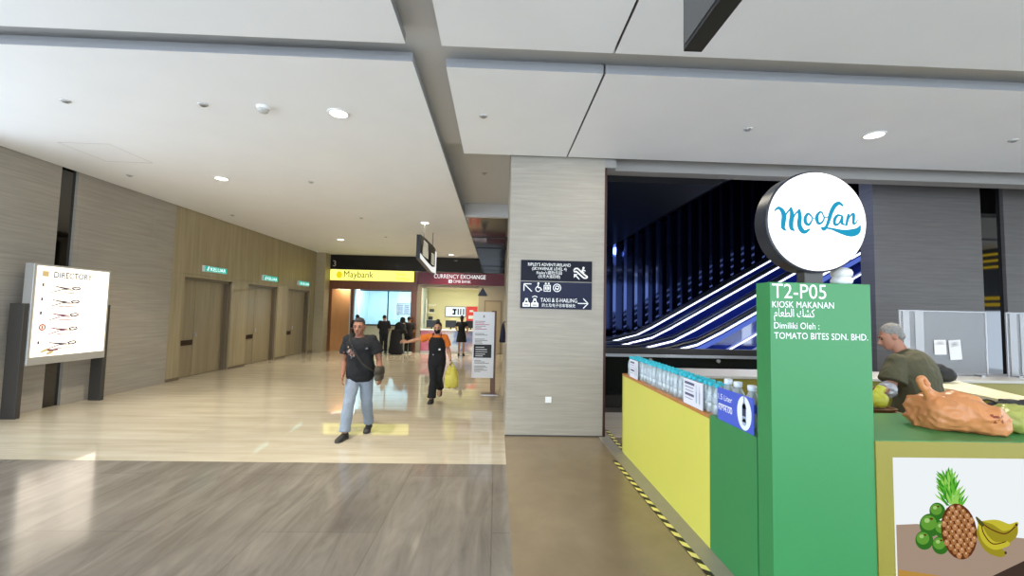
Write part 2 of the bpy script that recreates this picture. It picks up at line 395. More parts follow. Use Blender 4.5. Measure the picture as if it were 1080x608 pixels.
# ------------------------------------------------------------------ ceiling fittings
def downlight(x, y, label, group='round ceiling downlights', z=CZ):
    t = thing('ceiling_light', label, 'ceiling light', (x, y, z), group=group)
    obj('trim_ring', MB().lathe([(0.105, 0), (0.125, -0.002), (0.125, -0.012), (0.105, -0.016), (0.10, -0.004)], (x, y, z), 28), M_white, t, smooth=True)
    obj('diffuser', MB().lathe([(0.098, -0.004), (0.098, -0.010)], (x, y, z), 28), M_lamp, t)
    area('downlight_lamp', (x, y, z - 0.02), 0.235, LAMP_W, LAMP_C, spread=118).parent = None
    return t
downlight(-1.97, 5.10, 'bright round downlight in the left ceiling panel, the largest and nearest on it')
downlight(-5.15, 7.95, 'round downlight in the left ceiling panel, nearest the left stone wall')
downlight(-1.99, 11.41, 'round downlight just above the hanging directional sign')
downlight(-5.37, 14.6, 'round downlight over the double doors, in front of the yellow bank sign')
downlight(-1.96, 17.75, 'small far downlight above the maroon currency exchange sign')
downlight(4.74, 5.14, 'round downlight in the right ceiling panel above the green kiosk')
def detector(name, x, y, r, label, cat, kind=0, z=CZ):
    t = thing(name, label, cat, (x, y, z))
    if kind == 0:
        obj('cover_plate', MB().lathe([(r, 0), (r, -0.006), (r * 0.9, -0.012)], (x, y, z), 20), pbr('fitting_grey', '#bdbbb7', 0.4), t, smooth=True)
        obj('nozzle', MB().lathe([(r * 0.35, -0.012), (r * 0.35, -0.02), (r * 0.55, -0.022), (r * 0.55, -0.025)], (x, y, z), 14), M_steel, t, smooth=True)
    else:
        obj('base', MB().lathe([(r, 0), (r, -0.025), (r * 0.92, -0.03)], (x, y, z), 24), M_white, t, smooth=True)
        obj('sensor_head', MB().lathe([(r * 0.8, -0.03), (r * 0.75, -0.055), (r * 0.5, -0.07)], (x, y, z), 24), pbr('fitting_grey', '#bdbbb7', 0.4), t, smooth=True)
detector('smoke_detector', -2.82, 5.02, 0.075, 'white round smoke detector left of the nearest bright downlight', 'smoke detector', 1)
for x, y, s in ((-3.51, 5.01, 'sprinkler cap left of the smoke detector on the left ceiling panel'), (-5.11, 5.05, 'sprinkler cap at far left of the left ceiling panel, above the mirror strip'),
                (-0.22, 5.03, 'sprinkler cap in the narrow ceiling panel before the pillar'), (3.08, 5.11, 'sprinkler cap in the right ceiling panel, left of its downlight'),
                (6.6, 5.15, 'sprinkler cap at the right end of the right ceiling panel'), (-3.54, 8.0, 'sprinkler cap mid left ceiling panel, right of the second downlight'),
                (-6.8, 7.95, 'sprinkler cap by the left wall above the mirror strip'), (-6.9, 11.17, 'sprinkler cap by the wood wall above the nearest double door'),
                (-3.56, 11.05, 'sprinkler cap left of the hanging directional sign'), (-3.65, 13.83, 'sprinkler cap deep in the corridor ceiling before the yellow bank sign')):
    detector('sprinkler', x, y, 0.05, 'grey ' + s, 'sprinkler')
detector('sprinkler', -0.31, 8.17, 0.05, 'small grey sprinkler cap in the raised grey ceiling beside the pillar', 'sprinkler', z=RZ)
hp = MB()
for a, b in (((-6.55, 6.4), (-5.8, 6.42)), ((-6.55, 7.2), (-5.8, 7.2))): hp.box(a[0], b[0], a[1], a[1] + 0.012, CZ - 0.002, CZ)
for x in (-6.55, -5.81): hp.box(x, x + 0.012, 6.4, 7.21, CZ - 0.002, CZ)
struct('trim_hatch', hp, M_recess)

# ------------------------------------------------------------------ directory lightbox at the left
def directory():
    t = thing('directory_board', 'large lit directory board on dark posts by the left wall', 'directory sign', (-7.4, 7.63, 0))
    obj('post', MB().box(-7.56, -7.34, 6.90, 6.975, 0, 1.78), M_darkgrey, t, bev=0.004)
    obj('post', MB().box(-7.56, -7.34, 8.31, 8.385, 0, 1.78), M_darkgrey, t, bev=0.004)
    obj('housing', MB().box(-7.46, -7.315, 6.975, 8.31, 0.80, 2.42), pbr('brushed_aluminium', '#b9b8b4', 0.35, metal=0.5), t, bev=0.006)
    face = obj('light_panel', MB().box(-7.315, -7.305, 7.02, 8.265, 0.93, 2.39), glow('directory_glow', '#fff0da', 2.3), t)
    X = -7.303; yd, up = (0, 1, 0), (0, 0, 1)
    grey, red, org = pbr('ink_grey', '#8f8a86', 0.6), pbr('ink_pink', '#c2647e', 0.6), glow('ink_orange', '#d4622a', 0.9)
    lt = MB(); texts_into(lt, 'DIRECTORY', (X, 7.27, 2.215), yd, up, width=0.66, size=0.14, bold=0.014)
    obj('lettering', lt, glow('directory_letter_grey', '#4a4038', 0.4), face)
    AM = [glow('map_grey', '#76686f', 0.7), glow('map_pink', '#944a68', 0.75), org, glow('map_gold', '#e6c88a', 0.95)]
    for i, z in enumerate((2.03, 1.80, 1.575, 1.34, 1.10)):
        c = lambda u, v: (X, 7.25 + u, z + v)
        m = 1 if i in (2, 3) else 0; art = MB()
        ribbon(art, [(0, -.06, .012), (.1, -.03, .016), (.2, 0, .014), (.33, -.01, .012), (.46, .02, .012)], c, m, 3)
        ribbon(art, [(0.03, .05, .012), (.12, .03, .02), (.2, .02, .026), (.32, .01, .014)], c, m, 3)
        ribbon(art, [(.34, .03, .02), (.44, .05, .02), (.48, .02, .02), (.4, .0, .02), (.34, .02, .02)], c, 0, 3)
        ribbon(art, [(0.1, -.07, .01), (.22, -.055, .014), (.36, -.06, .012), (.4, -.03, .01)], c, m, 3)
        obj('floor_map', art, AM, face)
        if i != 3: obj('level_number', MB().box(X - .001, X, 7.10, 7.13, z + .03, z + .08, 0), AM, face)
    obj('emblem', MB().box(X - .001, X, 7.09, 7.19, 2.22, 2.31, 3), AM, face)
    art = MB(); ribbon(art, [(0, 0, .03), (.08, .03, .04), (.18, .0, .04), (.1, -.03, .04)], lambda u, v: (X, 7.17 + u, 1.0 + v), 3, 3)
    art.box(X - .001, X + .001, 7.27, 7.43, 1.01, 1.035, 1); obj('emblem', art, AM, face)
    dot = MB().fan((X, 7.155, 1.40), (0, .055, 0), (0, 0, .055), 24, 0)
    dot.fan((X + .0005, 7.155, 1.40), (0, .036, 0), (0, 0, .036), 24, 1); dot.box(X, X + .001, 7.145, 7.163, 1.375, 1.425, 0)
    obj('level_marker', dot, [org, glow('marker_white', '#fff6ea', 1.2)], face, label='round orange level marker')
directory()

# ------------------------------------------------------------------ green lit exit signs
M_exit = glow('exit_green', '#2fb8a0', 1.0); M_exitw = glow('exit_white', '#f2fffb', 1.5)
for (a, b, z0, z1), lb in zip(((11.30, 12.22, 2.70, 2.86), (14.1, 15.0, 2.68, 2.86), (16.6, 17.5, 2.68, 2.86)),
        ('green lit exit sign above the nearest double door', 'green lit exit sign above the middle double door', 'green lit exit sign above the farthest double door')):
    t = thing('exit_sign', lb, 'exit sign', (-7.6, (a + b) / 2, z0), group='exit signs over the double doors')
    obj('housing', MB().box(-7.67, -7.60, a, b, z0, z1), pbr('exit_housing', '#d8dcd8', 0.4), t, bev=0.005)
    fc = obj('lit_face', MB().box(-7.60, -7.592, a + .015, b - .015, z0 + .012, z1 - .012), M_exit, t)
    tx = MB(); texts_into(tx, 'KELUAR', (-7.590, a + 0.22, z0 + 0.035), (0, 1, 0), (0, 0, 1), width=0.62, size=0.135, bold=0.0)
    obj('lettering', tx, M_exitw, fc)
    c = lambda u, v: (-7.590, a + .05 + u, z0 + .02 + v)
    mn = MB().fan(c(.09, .115), (0, .014, 0), (0, 0, .014), 12)
    ribbon(mn, [(.08, .095, .02), (.065, .06, .022), (.085, .035, .016), (.06, .005, .014)], c); ribbon(mn, [(.065, .06, .018), (.05, .03, .014), (.02, .025, .012)], c)
    ribbon(mn, [(.08, .09, .012), (.11, .075, .011), (.125, .09, .01)], c)
    obj('running_figure', mn, M_exitw, fc)

# ------------------------------------------------------------------ shop fronts at the end of the corridor
FY = 18.75
struct('trim_fascia', MB().box(-7.28, 0.3, FY - 0.02, FY + 0.3, 3.53, CZ), M_blackgloss)
text('trim_unit_number', '3', None, pbr('dim_white', '#b8b8b0', 0.5), (-7.17, FY - 0.025, 3.66), size=0.36)['kind'] = 'structure'
fr = MB().box(-7.28, -3.48, FY, FY + 0.16, 2.68, 3.04).box(-7.28, -7.17, FY, FY + 0.16, 0, 2.68).box(-3.76, -3.50, FY - .02, FY + 0.2, 0, 3.5)
fr.box(-6.36, -6.24, FY + .05, FY + 0.2, 0, 2.68)
struct('trim_bank_front', fr, M_brownwood)
bx = MB().box(-3.50, -3.30, FY, FY + .2, 0, 2.97)
bx.box(-3.3, -0.8, FY + .02, FY + .2, 2.82, 2.97)
struct('trim_exchange_pier', bx, pbr('beige_pier', '#a99c86', 0.5))
struct('trim_wood_bay', MB().prism([(-7.17, FY + .05, 0), (-6.36, FY + .9, 0), (-6.36, FY + 1.0, 0), (-7.17, FY + .16, 0)], (0, 0, 2.68)), M_orangewood)
struct('wall_bank_interior', MB().box(-6.36, -3.6, 21.4, 21.5, 0, 3.1).box(-6.45, -6.36, FY + .2, 21.5, 0, 3.1).box(-3.62, -3.52, FY + .2, 21.5, 0, 3.1), pbr('bank_wall', '#cfe0e6', 0.6))
struct('ceiling_shops', MB().box(-7.3, 0.3, FY + .2, 22, 3.0, 3.1), M_white)
wd = struct('window_1', MB().box(-4.97, -4.92, 19.55, 19.6, 1.15, 2.9).box(-6.24, -3.76, 19.55, 19.6, 2.66, 2.9), M_darkgrey)
obj('glass_pane', MB().box(-6.24, -3.76, 19.565, 19.575, 1.15, 2.66), sheer('clear_glass', '#eaf6f8', 0.92, 0.07), wd)
t = thing('lightbox_sign', 'long yellow lit bank sign over the brown shop front', 'shop sign', (-5.45, FY, 3.05), group=None)
obj('housing', MB().box(-7.26, -3.64, FY - .06, FY, 3.045, 3.525), pbr('yellow_housing', '#d8c23a', 0.4), t)
fc = obj('lit_face', MB().box(-7.25, -3.65, FY - .07, FY - .06, 3.055, 3.515), glow('bank_yellow', '#f7f078', 1.55), t)
text('lettering', 'Maybank', fc, pbr('bank_ink', '#2c2410', 0.5), (-6.66, FY - .073, 3.19), width=1.26, size=0.40, bold=0.0)
hd = MB().fan((-6.86, FY - .073, 3.29), (.13, 0, 0), (0, 0, .15), 20)
obj('emblem', hd, glow('bank_gold', '#f2dc1c', 1.0), fc)
text('lettering', 'Money', fc, glow('bank_gold', '#f2dc1c', 1.0), (-4.42, FY - .073, 3.32), width=0.44, size=0.18, bold=0.0)
text('lettering', 'Exchange', fc, glow('bank_gold', '#f2dc1c', 1.0), (-4.42, FY - .073, 3.13), width=0.6, size=0.18, bold=0.0)
t = thing('shop_sign', 'maroon currency exchange sign with white lettering', 'shop sign', (-1.7, FY, 2.97))
bd = obj('board', MB().box(-3.47, 0.29, FY - .08, FY, 2.97, 3.50), pbr('maroon', '#5c1022', 0.35, emit='#6e1226', estr=0.08), t, bev=0.004)
text('lettering', 'CURRENCY EXCHANGE', bd, glow('sign_white', '#ffffff', 1.2), (-1.65, FY - .083, 3.245), width=2.25, size=0.26, align='CENTER', bold=0.0)
text('lettering', 'CIMB BANK', bd, glow('sign_white', '#ffffff', 1.2), (-1.95, FY - .083, 3.06), width=0.78, size=0.17, bold=0.0)
lg = MB().box(-2.14, -1.99, FY - .084, FY - .082, 3.05, 3.19, 0); lg.poly([(-2.10, FY - .0845, 3.12), (-2.03, FY - .0845, 3.16), (-2.03, FY - .0845, 3.08)], 1)
obj('emblem', lg, [glow('sign_white', '#ffffff', 1.2), pbr('maroon', '#6e1226')], bd)
# interiors
t = thing('teller_counter', 'cream bank teller counter below the glass', 'counter', (-5.0, 19.7, 0))
obj('counter_front', MB().box(-6.24, -3.76, 19.5, 19.62, 0, 1.1), pbr('cream_panel', '#d9d3b4', 0.5), t)
obj('worktop', MB().box(-6.24, -3.76, 19.42, 20.0, 1.1, 1.15), pbr('dark_top', '#3a3632', 0.3), t, bev=0.005)
def screen(name, x0, x1, z0, z1, y, label, bars, bg='#f0fbff'):
    t = thing(name, label, 'screen', ((x0 + x1) / 2, y, z0))
    obj('casing', MB().box(x0, x1, y - .05, y, z0, z1), M_black, t, bev=0.004)
    s = obj('display', MB().box(x0 + .025, x1 - .025, y - .056, y - .05, z0 + .025, z1 - .025), glow(name + bg, bg, 1.2), t)
    b = MB()
    for u0, u1, v0, v1, m in bars:
        b.box(x0 + (x1 - x0) * u0, x0 + (x1 - x0) * u1, y - .058, y - .056, z0 + (z1 - z0) * v0, z0 + (z1 - z0) * v1, m)
    obj('screen_graphics', b, [glow('gfx_dark', '#20242c', 0.6), glow('gfx_blue', '#2f57b8', 0.8), glow('gfx_white', '#ffffff', 1.4)], s)
    return t
rows = [(.06 + .32 * c, .30 + .32 * c, .1 + .16 * r, .2 + .16 * r, (r + c) % 2) for r in range(5) for c in range(3)]
screen('rate_board', -4.95, -3.98, 1.62, 2.16, 21.38, 'rate board screen on the bank wall behind the glass', rows, '#cfe6f4')
screen('television', -2.62, -1.58, 1.54, 2.06, 21.9, 'white wall television above the currency exchange counter', [(.35, .55, .62, .78, 0), (.42, .5, .2, .78, 0), (.35, .5, .2, .35, 0), (.6, .66, .2, .8, 0), (.72, .78, .2, .8, 0), (.86, .92, .2, .8, 0)])
struct('wall_exchange_side', MB().box(-0.8, -0.7, FY + .2, 22, 0, 3.0), pbr('exchange_wall', '#e9e3b8', 0.6))
struct('wall_exchange_interior', MB().box(-3.5, -0.8, 21.92, 22, 0, 3.0), pbr('exchange_wall', '#e9e3b8', 0.6))
wl = MB().box(-0.82, 0.3, FY, FY + .15, 0, 2.97)
struct('wall_exchange_front', wl, pbr('exchange_front_wall', '#b9ad93', 0.5))
d4 = struct('door_4', MB().box(-0.56, 0.22, FY - .02, FY, 0, 2.33), pbr('beige_door_frame', '#93856c', 0.45))
obj('door_leaf', MB().box(-0.50, 0.16, FY - .03, FY - .02, 0.01, 2.27), pbr('beige_door', '#b8a584', 0.45), d4)
tri = MB().prism([(-0.86, FY - .004, 2.52), (-0.42, FY - .004, 2.52), (-0.64, FY - .004, 2.90)], (0, -0.012, 0))
tag(obj('triangle_sign', tri, pbr('navy_plate', '#20263c', 0.4)), 'small navy triangle sign on the wall right of the exchange counter', 'sign')
po = thing('red_poster', 'red poster right of the television in the currency exchange', 'poster', (-1.27, 21.9, 1.58))
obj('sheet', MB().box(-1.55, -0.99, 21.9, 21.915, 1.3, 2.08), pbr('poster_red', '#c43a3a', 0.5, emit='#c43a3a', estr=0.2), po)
obj('printed_band', MB().box(-1.45, -1.09, 21.893, 21.9, 1.45, 1.62).box(-1.4, -1.2, 21.893, 21.9, 1.8, 1.9), M_white, po)
def graphic_mat():
    m = bpy.data.materials.new('counter_graphic'); m.use_nodes = True; nt = m.node_tree; b = nt.nodes['Principled BSDF']
    tc = nt.nodes.new('ShaderNodeTexCoord'); sp = nt.nodes.new('ShaderNodeSeparateXYZ'); nz = nt.nodes.new('ShaderNodeTexNoise'); nz.inputs['Scale'].default_value = 1.3
    nt.links.new(tc.outputs['Object'], sp.inputs[0]); nt.links.new(tc.outputs['Object'], nz.inputs[0])
    ad = nt.nodes.new('ShaderNodeMath'); ad.operation = 'MULTIPLY_ADD'; ad.inputs[1].default_value = 0.34; nt.links.new(sp.outputs[0], ad.inputs[0])
    a2 = nt.nodes.new('ShaderNodeMath'); a2.inputs[1].default_value = 0.05; nt.links.new(nz.outputs[0], a2.inputs[0]); nt.links.new(a2.outputs[0], ad.inputs[2])
    cr = nt.nodes.new('ShaderNodeValToRGB'); e = cr.color_ramp.elements
    for p, c in ((0.0, '#c8405c'), (0.38, '#d8889a'), (0.5, '#e8d3dc'), (0.62, '#cfe0f0'), (0.74, '#6f8cc8'), (0.9, '#d4b8c4')):
        x = e.new(p); x.color = (*lin(c), 1)
    e.remove(e[0]); nt.links.new(ad.outputs[0], cr.inputs[0]); nt.links.new(cr.outputs[0], b.inputs['Base Color']); b.inputs['Roughness'].default_value = 0.3
    return m
t = thing('exchange_counter', 'pink and blue graphic currency exchange counter', 'counter', (-2.05, FY, 0))
obj('counter_front', MB().box(-3.28, -0.84, FY, FY + .5, 0.08, 0.95), graphic_mat(), t)
obj('counter_stripe', MB().box(-3.2, -2.6, FY - .004, FY, .62, .68).box(-3.2, -2.75, FY - .004, FY, .5, .54), M_white, t)
obj('plinth', MB().box(-3.28, -0.84, FY + .03, FY + .5, 0, 0.08), M_white, t)
obj('worktop', MB().box(-3.30, -0.82, FY - .03, FY + .75, 0.95, 1.0), M_white, t, bev=0.006)
for x, lb in ((-2.9, 'black monitor at the left end of the exchange counter'), (-2.05, 'black monitor at the middle of the exchange counter behind the woman in orange'), (-1.15, 'black monitor on the right part of the exchange counter')):
    t = thing('monitor', lb, 'monitor', (x, 19.3, 1.0))
    obj('screen', MB().box(x - .24, x + .24, 19.28, 19.32, 1.08, 1.40), M_black, t, bev=0.006)
    obj('stand', MB().box(x - .03, x + .03, 19.3, 19.34, 1.0, 1.2).box(x - .1, x + .1, 19.22, 19.42, 1.0, 1.012), M_black, t)
t = thing('wall_shelf', 'narrow shelf unit inside the exchange at its left wall', 'shelf', (-3.2, 20.8, 1.0))
for z in (1.35, 1.72, 2.08): obj('shelf_board', MB().box(-3.4, -2.95, 20.7, 21.0, z, z + .03), M_white, t)
obj('side_panel', MB().box(-3.42, -3.4, 20.7, 21.0, 1.0, 2.4), M_white, t)
for x, z, m in ((-3.2, 1.38, M_black), (-3.15, 1.75, M_darkgrey)):
    tag(obj('box_file', MB().box(x - .1, x + .1, 20.75, 20.95, z, z + .16).box(x - .03, x + .03, 20.745, 20.75, z + .04, z + .12), m), 'dark box file on the %s shelf inside the exchange' % ('lower' if z < 1.5 else 'middle'), 'box')

# ------------------------------------------------------------------ hanging directional sign in the corridor
def blade_sign():
    X0, X1, y0, y1 = -2.04, -1.94, 10.6, 13.4
    t = thing('hanging_sign', 'black hanging directional sign with white curved lower edge', 'sign', (-1.99, 12, 3.05))
    top = [(y0, 3.70), (y0 + .9, 3.74), (y0 + 1.9, 3.74), (y1 - .35, 3.74), (y1, 3.66)]
    bot = [(y1, 2.96), (y1 - .9, 2.94), (y0 + 1.0, 3.02), (y0, 3.10)]
    obj('body', MB().prism([(X0, y, z) for y, z in top + bot], (X1 - X0, 0, 0)), M_black, t)
    for X in (X1 + .002, ):
        sw = MB(); c = lambda y, z: (X, y, z)
        sw.poly([c(y0, 3.24), c(y0, 3.11), c(y0 + 1.0, 3.03), c(y1 - .9, 2.95), c(y1, 2.97), c(y1, 3.65), c(y1 - .28, 3.66), c(y1 - .28, 3.16), c(y1 - .9, 3.10), c(y0 + 1.0, 3.15)])
        obj('curved_band', sw, glow('sign_band_white', '#f4f6f0', 1.0), t, label='white lit curved band')
        gl = MB()
        for k in range(3): ribbon(gl, [(y0 + .45 + .0, 3.62 - k * .07, .035), (y0 + 1.15, 3.62 - k * .07, .035)], c, 0, 1)
        obj('pictogram', gl, glow('sign_letter_cream', '#f1ead0', 0.9), t); gl = MB()
        for k in range(4): ribbon(gl, [(y0 + .35, 3.42 - k * .055, .03), (y0 + 1.25, 3.42 - k * .055, .03)], c, 0, 1)
        obj('pictogram', gl, glow('sign_letter_cream', '#f1ead0', 0.9), t); gl = MB()
        for k in range(5): ribbon(gl, [(y1 - 1.0, 3.48 - k * .07, .035), (y1 - .45, 3.48 - k * .07, .035)], c, 0, 1)
        obj('pictogram', gl, glow('sign_letter_cream', '#f1ead0', 0.9), t)
    for y in (y0 + .75, y1 - .5): obj('hanging_rod', MB().tube([(-1.99, y, 3.7), (-1.99, y, CZ)], 0.016, 8), M_steel, t)
blade_sign()
t = thing('hanging_sign', 'black hanging box sign overhead at the top of the picture', 'sign', (0.86, 1.2, 3.0))
obj('body', MB().box(0.815, 0.90, 0.35, 1.84, 3.0, 3.95), pbr('sign_box_black', '#191a1d', 0.35), t, bev=0.004)
obj('side_face', MB().box(0.811, 0.815, 0.37, 1.82, 3.02, 3.93), pbr('sign_face_grey', '#4a4a4b', 0.3), t, label='dark grey side face')
for y in (0.7, 1.5): obj('hanging_rod', MB().tube([(0.857, y, 3.95), (0.857, y, CZ)], 0.014, 8), M_black, t)

# ------------------------------------------------------------------ notice stand by the pillar
t = thing('notice_stand', 'white notice board on a brown post beside the pillar', 'notice stand', (-0.1, 9.5, 0))
obj('post', MB().box(-0.11, 0.0, 9.52, 9.58, 0, 1.84), pbr('brown_post', '#6a4a3c', 0.4), t, bev=0.004)
obj('foot_plate', MB().box(-0.3, 0.06, 9.4, 9.7, 0, 0.012), M_steel, t)
bd = obj('board', MB().box(-0.52, -0.045, 9.49, 9.52, 0.36, 1.81), pbr('notice_white', '#e4e4e6', 0.4), t, bev=0.003)
ink = MB(); Y = 9.488; rnd = random.Random(9)
ink.fan((-0.28, Y, 1.71), (.018, 0, 0), (0, 0, .03), 14, 0)
for z in [1.60, 1.565, 1.53, 1.495, 1.46, 1.43, 1.33, 1.30, 1.21, 1.18, 1.15, 1.12, .74, .71, .68, .62, .59, .56, .53, .50]:
    wl_ = rnd.uniform(.12, .34); ink.box(-.47, -.47 + wl_, Y, Y + .001, z - .008, z + .006, 1 if 1.42 < z < 1.58 and rnd.random() < .5 else 0)
ink.box(-.49, -.10, Y, Y + .001, 0.80, 1.09, 2)
for z in (1.03, .98, .93, .88, .84): ink.box(-.45, -.45 + rnd.uniform(.15, .3), Y - .001, Y, z - .008, z + .006, 3)
obj('printed_notice', ink, [pbr('ink_grey', '#8f8a86', 0.6), pbr('ink_pink', '#c2647e', 0.6), pbr('ink_black', '#1c1a1c', 0.5), M_white], bd)
cl = MB(); rs = []
for z, wx, wy in ((1.50, .015, .02), (1.42, .04, .03), (1.2, .075, .05), (1.0, .10, .06), (.93, .11, .06), (.9, .08, .04)):
    rs.append(cl.ering((0.20, 13.0, z), (wx, 0, 0), (0, wy, 0), 12))
cl.rings(rs); cl.tube([(.2, 13.0, 1.5), (.26, 13.0, 1.53), (.30, 13.0, 1.53)], .012, 8)
tag(obj('hanging_cloth', cl, pbr('navy_cloth', '#1b2038', 0.8), smooth=True), 'dark navy cloth hanging on the corridor wall behind the notice stand', 'cloth')

# ------------------------------------------------------------------ direction sign on the pillar
def pillar_sign():
    Y = 6.36; t = thing('direction_sign', 'dark navy two-part direction sign on the stone pillar', 'sign', (0.88, Y, 1.88))
    mat = pbr('navy_sign', '#0e1020', 0.4, spec=0.2)
    up = obj('upper_plate', MB().box(0.345, 1.415, Y - .02, Y, 2.29, 2.60), mat, t, bev=0.003)
    lo = obj('lower_plate', MB().box(0.345, 1.415, Y - .02, Y, 1.875, 2.275), pbr('navy_sign_blue', '#141834', 0.35, spec=0.25), t, bev=0.003)
    y = Y - .022; W = M_whiteink
    def T(s, x, z, wd, sz, par): text('lettering', s, par, W, (x, y, z), width=wd, size=sz, align='CENTER', bold=0.0)
    T("RIPLEY'S ADVENTURELAND", 0.77, 2.512, .64, .066, up); T('(SKYAVENUE LEVEL 4)', 0.77, 2.452, .52, .062, up)
    T("Ripley's冒险乐园", 0.77, 2.392, .38, .058, up); T('(云天大道四楼)', 0.77, 2.335, .33, .058, up)
    T('TAXI & E-HAILING', 0.92, 1.975, .55, .085, lo); T('的士及电子召车等候处', 0.92, 1.905, .5, .058, lo)
    # escalator pictogram
    c = lambda u, v: (1.14 + u, y, 2.33 + v)
    e = MB(); ribbon(e, [(0, .13, .022), (.02, .155, .022), (.06, .155, .022), (.12, .10, .022), (.17, .06, .022), (.2, .04, .022), (.19, .02, .022), (.15, .02, .022), (.10, .06, .022), (.04, .11, .022), (0.01, .11, .022), (0, .13, .022)], c)
    e.fan(c(.145, .17), (.017, 0, 0), (0, 0, .017), 14); ribbon(e, [(.135, .145, .028), (.13, .115, .026), (.15, .10, .018)], c); ribbon(e, [(.14, .14, .014), (.17, .125, .014)], c)
    ribbon(e, [(.08, .0, .018), (.025, .055, .018)], c, 0, 1); e.poly([c(.0, .075), c(.06, .075), c(.0, .015)])
    obj('escalator_pictogram', e, W, up)
    # arrows and pictograms of the lower plate
    c = lambda u, v: (0.36 + u, y, 1.88 + v)
    a = MB(); ribbon(a, [(.15, .25, .014), (.04, .355, .014)], c, 0, 1); ribbon(a, [(.035, .26, .014), (.035, .36, .014)], c, 0, 1); ribbon(a, [(.035, .36, .014), (.14, .36, .014)], c, 0, 1)
    ribbon(a, [(.85, .085, .014), (1.0, .085, .014)], c, 0, 1); ribbon(a, [(.93, .155, .014), (1.0, .085, .014)], c, 0, 1); ribbon(a, [(.93, .015, .014), (1.0, .085, .014)], c, 0, 1)
    obj('arrow', a, W, lo)
    p = MB(); p.fan(c(.25, .37), (.016, 0, 0), (0, 0, .016), 12); ribbon(p, [(.245, .35, .018), (.25, .31, .018), (.28, .305, .015), (.30, .27, .014)], c)
    ribbon(p, [(.235, .325, .012), (.21, .29, .012), (.225, .255, .012), (.26, .25, .012), (.28, .275, .012)], c); obj('wheelchair_pictogram', p, W, lo); p = MB()
    for x0, x1, z0, z1 in ((.33, .435, .25, .262), (.33, .435, .338, .35), (.33, .342, .25, .35), (.423, .435, .25, .35), (.377, .388, .25, .35), (.35, .37, .28, .325), (.395, .415, .28, .325)):
        p.box(.36 + x0, .36 + x1, y, y + .001, 1.88 + z0, 1.88 + z1)
    for u in (.36, .405): p.fan(c(u, .37), (.014, 0, 0), (0, 0, .014), 10)
    obj('lift_pictogram', p, W, lo); p = MB(); p.rings([[Vector(c(.53 + r * math.cos(2 * math.pi * i / 28), .31 + r * math.sin(2 * math.pi * i / 28))) for i in range(28)] for r in (.062, .05)], caps=False)
    ribbon(p, [(.505, .285, .012), (.51, .33, .012), (.545, .335, .012), (.56, .315, .012), (.54, .295, .012), (.51, .30, .012)], c); ribbon(p, [(.525, .28, .01), (.55, .285, .01)], c)
    obj('round_pictogram', p, W, lo)
    for o_, hat in ((.02, 0), (.145, 1)):
        p = MB(); p.poly([c(o_, .02), c(o_ + .11, .02), c(o_ + .11, .075), c(o_ + .09, .085), c(o_ + .075, .125), c(o_ + .035, .125), c(o_ + .02, .085), c(o_, .075)])
        p.box(.36 + o_ + .035, .36 + o_ + .075, y, y + .001, 2.005, 2.025)
        if hat: ribbon(p, [(o_ + .02, .165, .012), (o_ + .055, .18, .012), (o_ + .09, .165, .012)], c)
        obj('car_pictogram', p, W, lo)
    h = MB()
    for o_ in (.02, .145): h.poly([(.36 + o_ + .034, y - .001, 1.965), (.36 + o_ + .076, y - .001, 1.965), (.36 + o_ + .068, y - .001, 1.99), (.36 + o_ + .042, y - .001, 1.99)]); h.box(.36 + o_ + .02, .36 + o_ + .09, y - .001, y, 1.918, 1.93)
    obj('pictogram_cutout', h, mat, lo)
pillar_sign()
t = thing('wall_socket', 'small white socket plate low on the pillar', 'socket', (0.79, 6.36, .5))
obj('plate', MB().box(.745, .835, 6.35, 6.36, .49, .575), M_white, t, bev=0.003); obj('switch', MB().box(.775, .8, 6.346, 6.35, .515, .55), M_white, t)

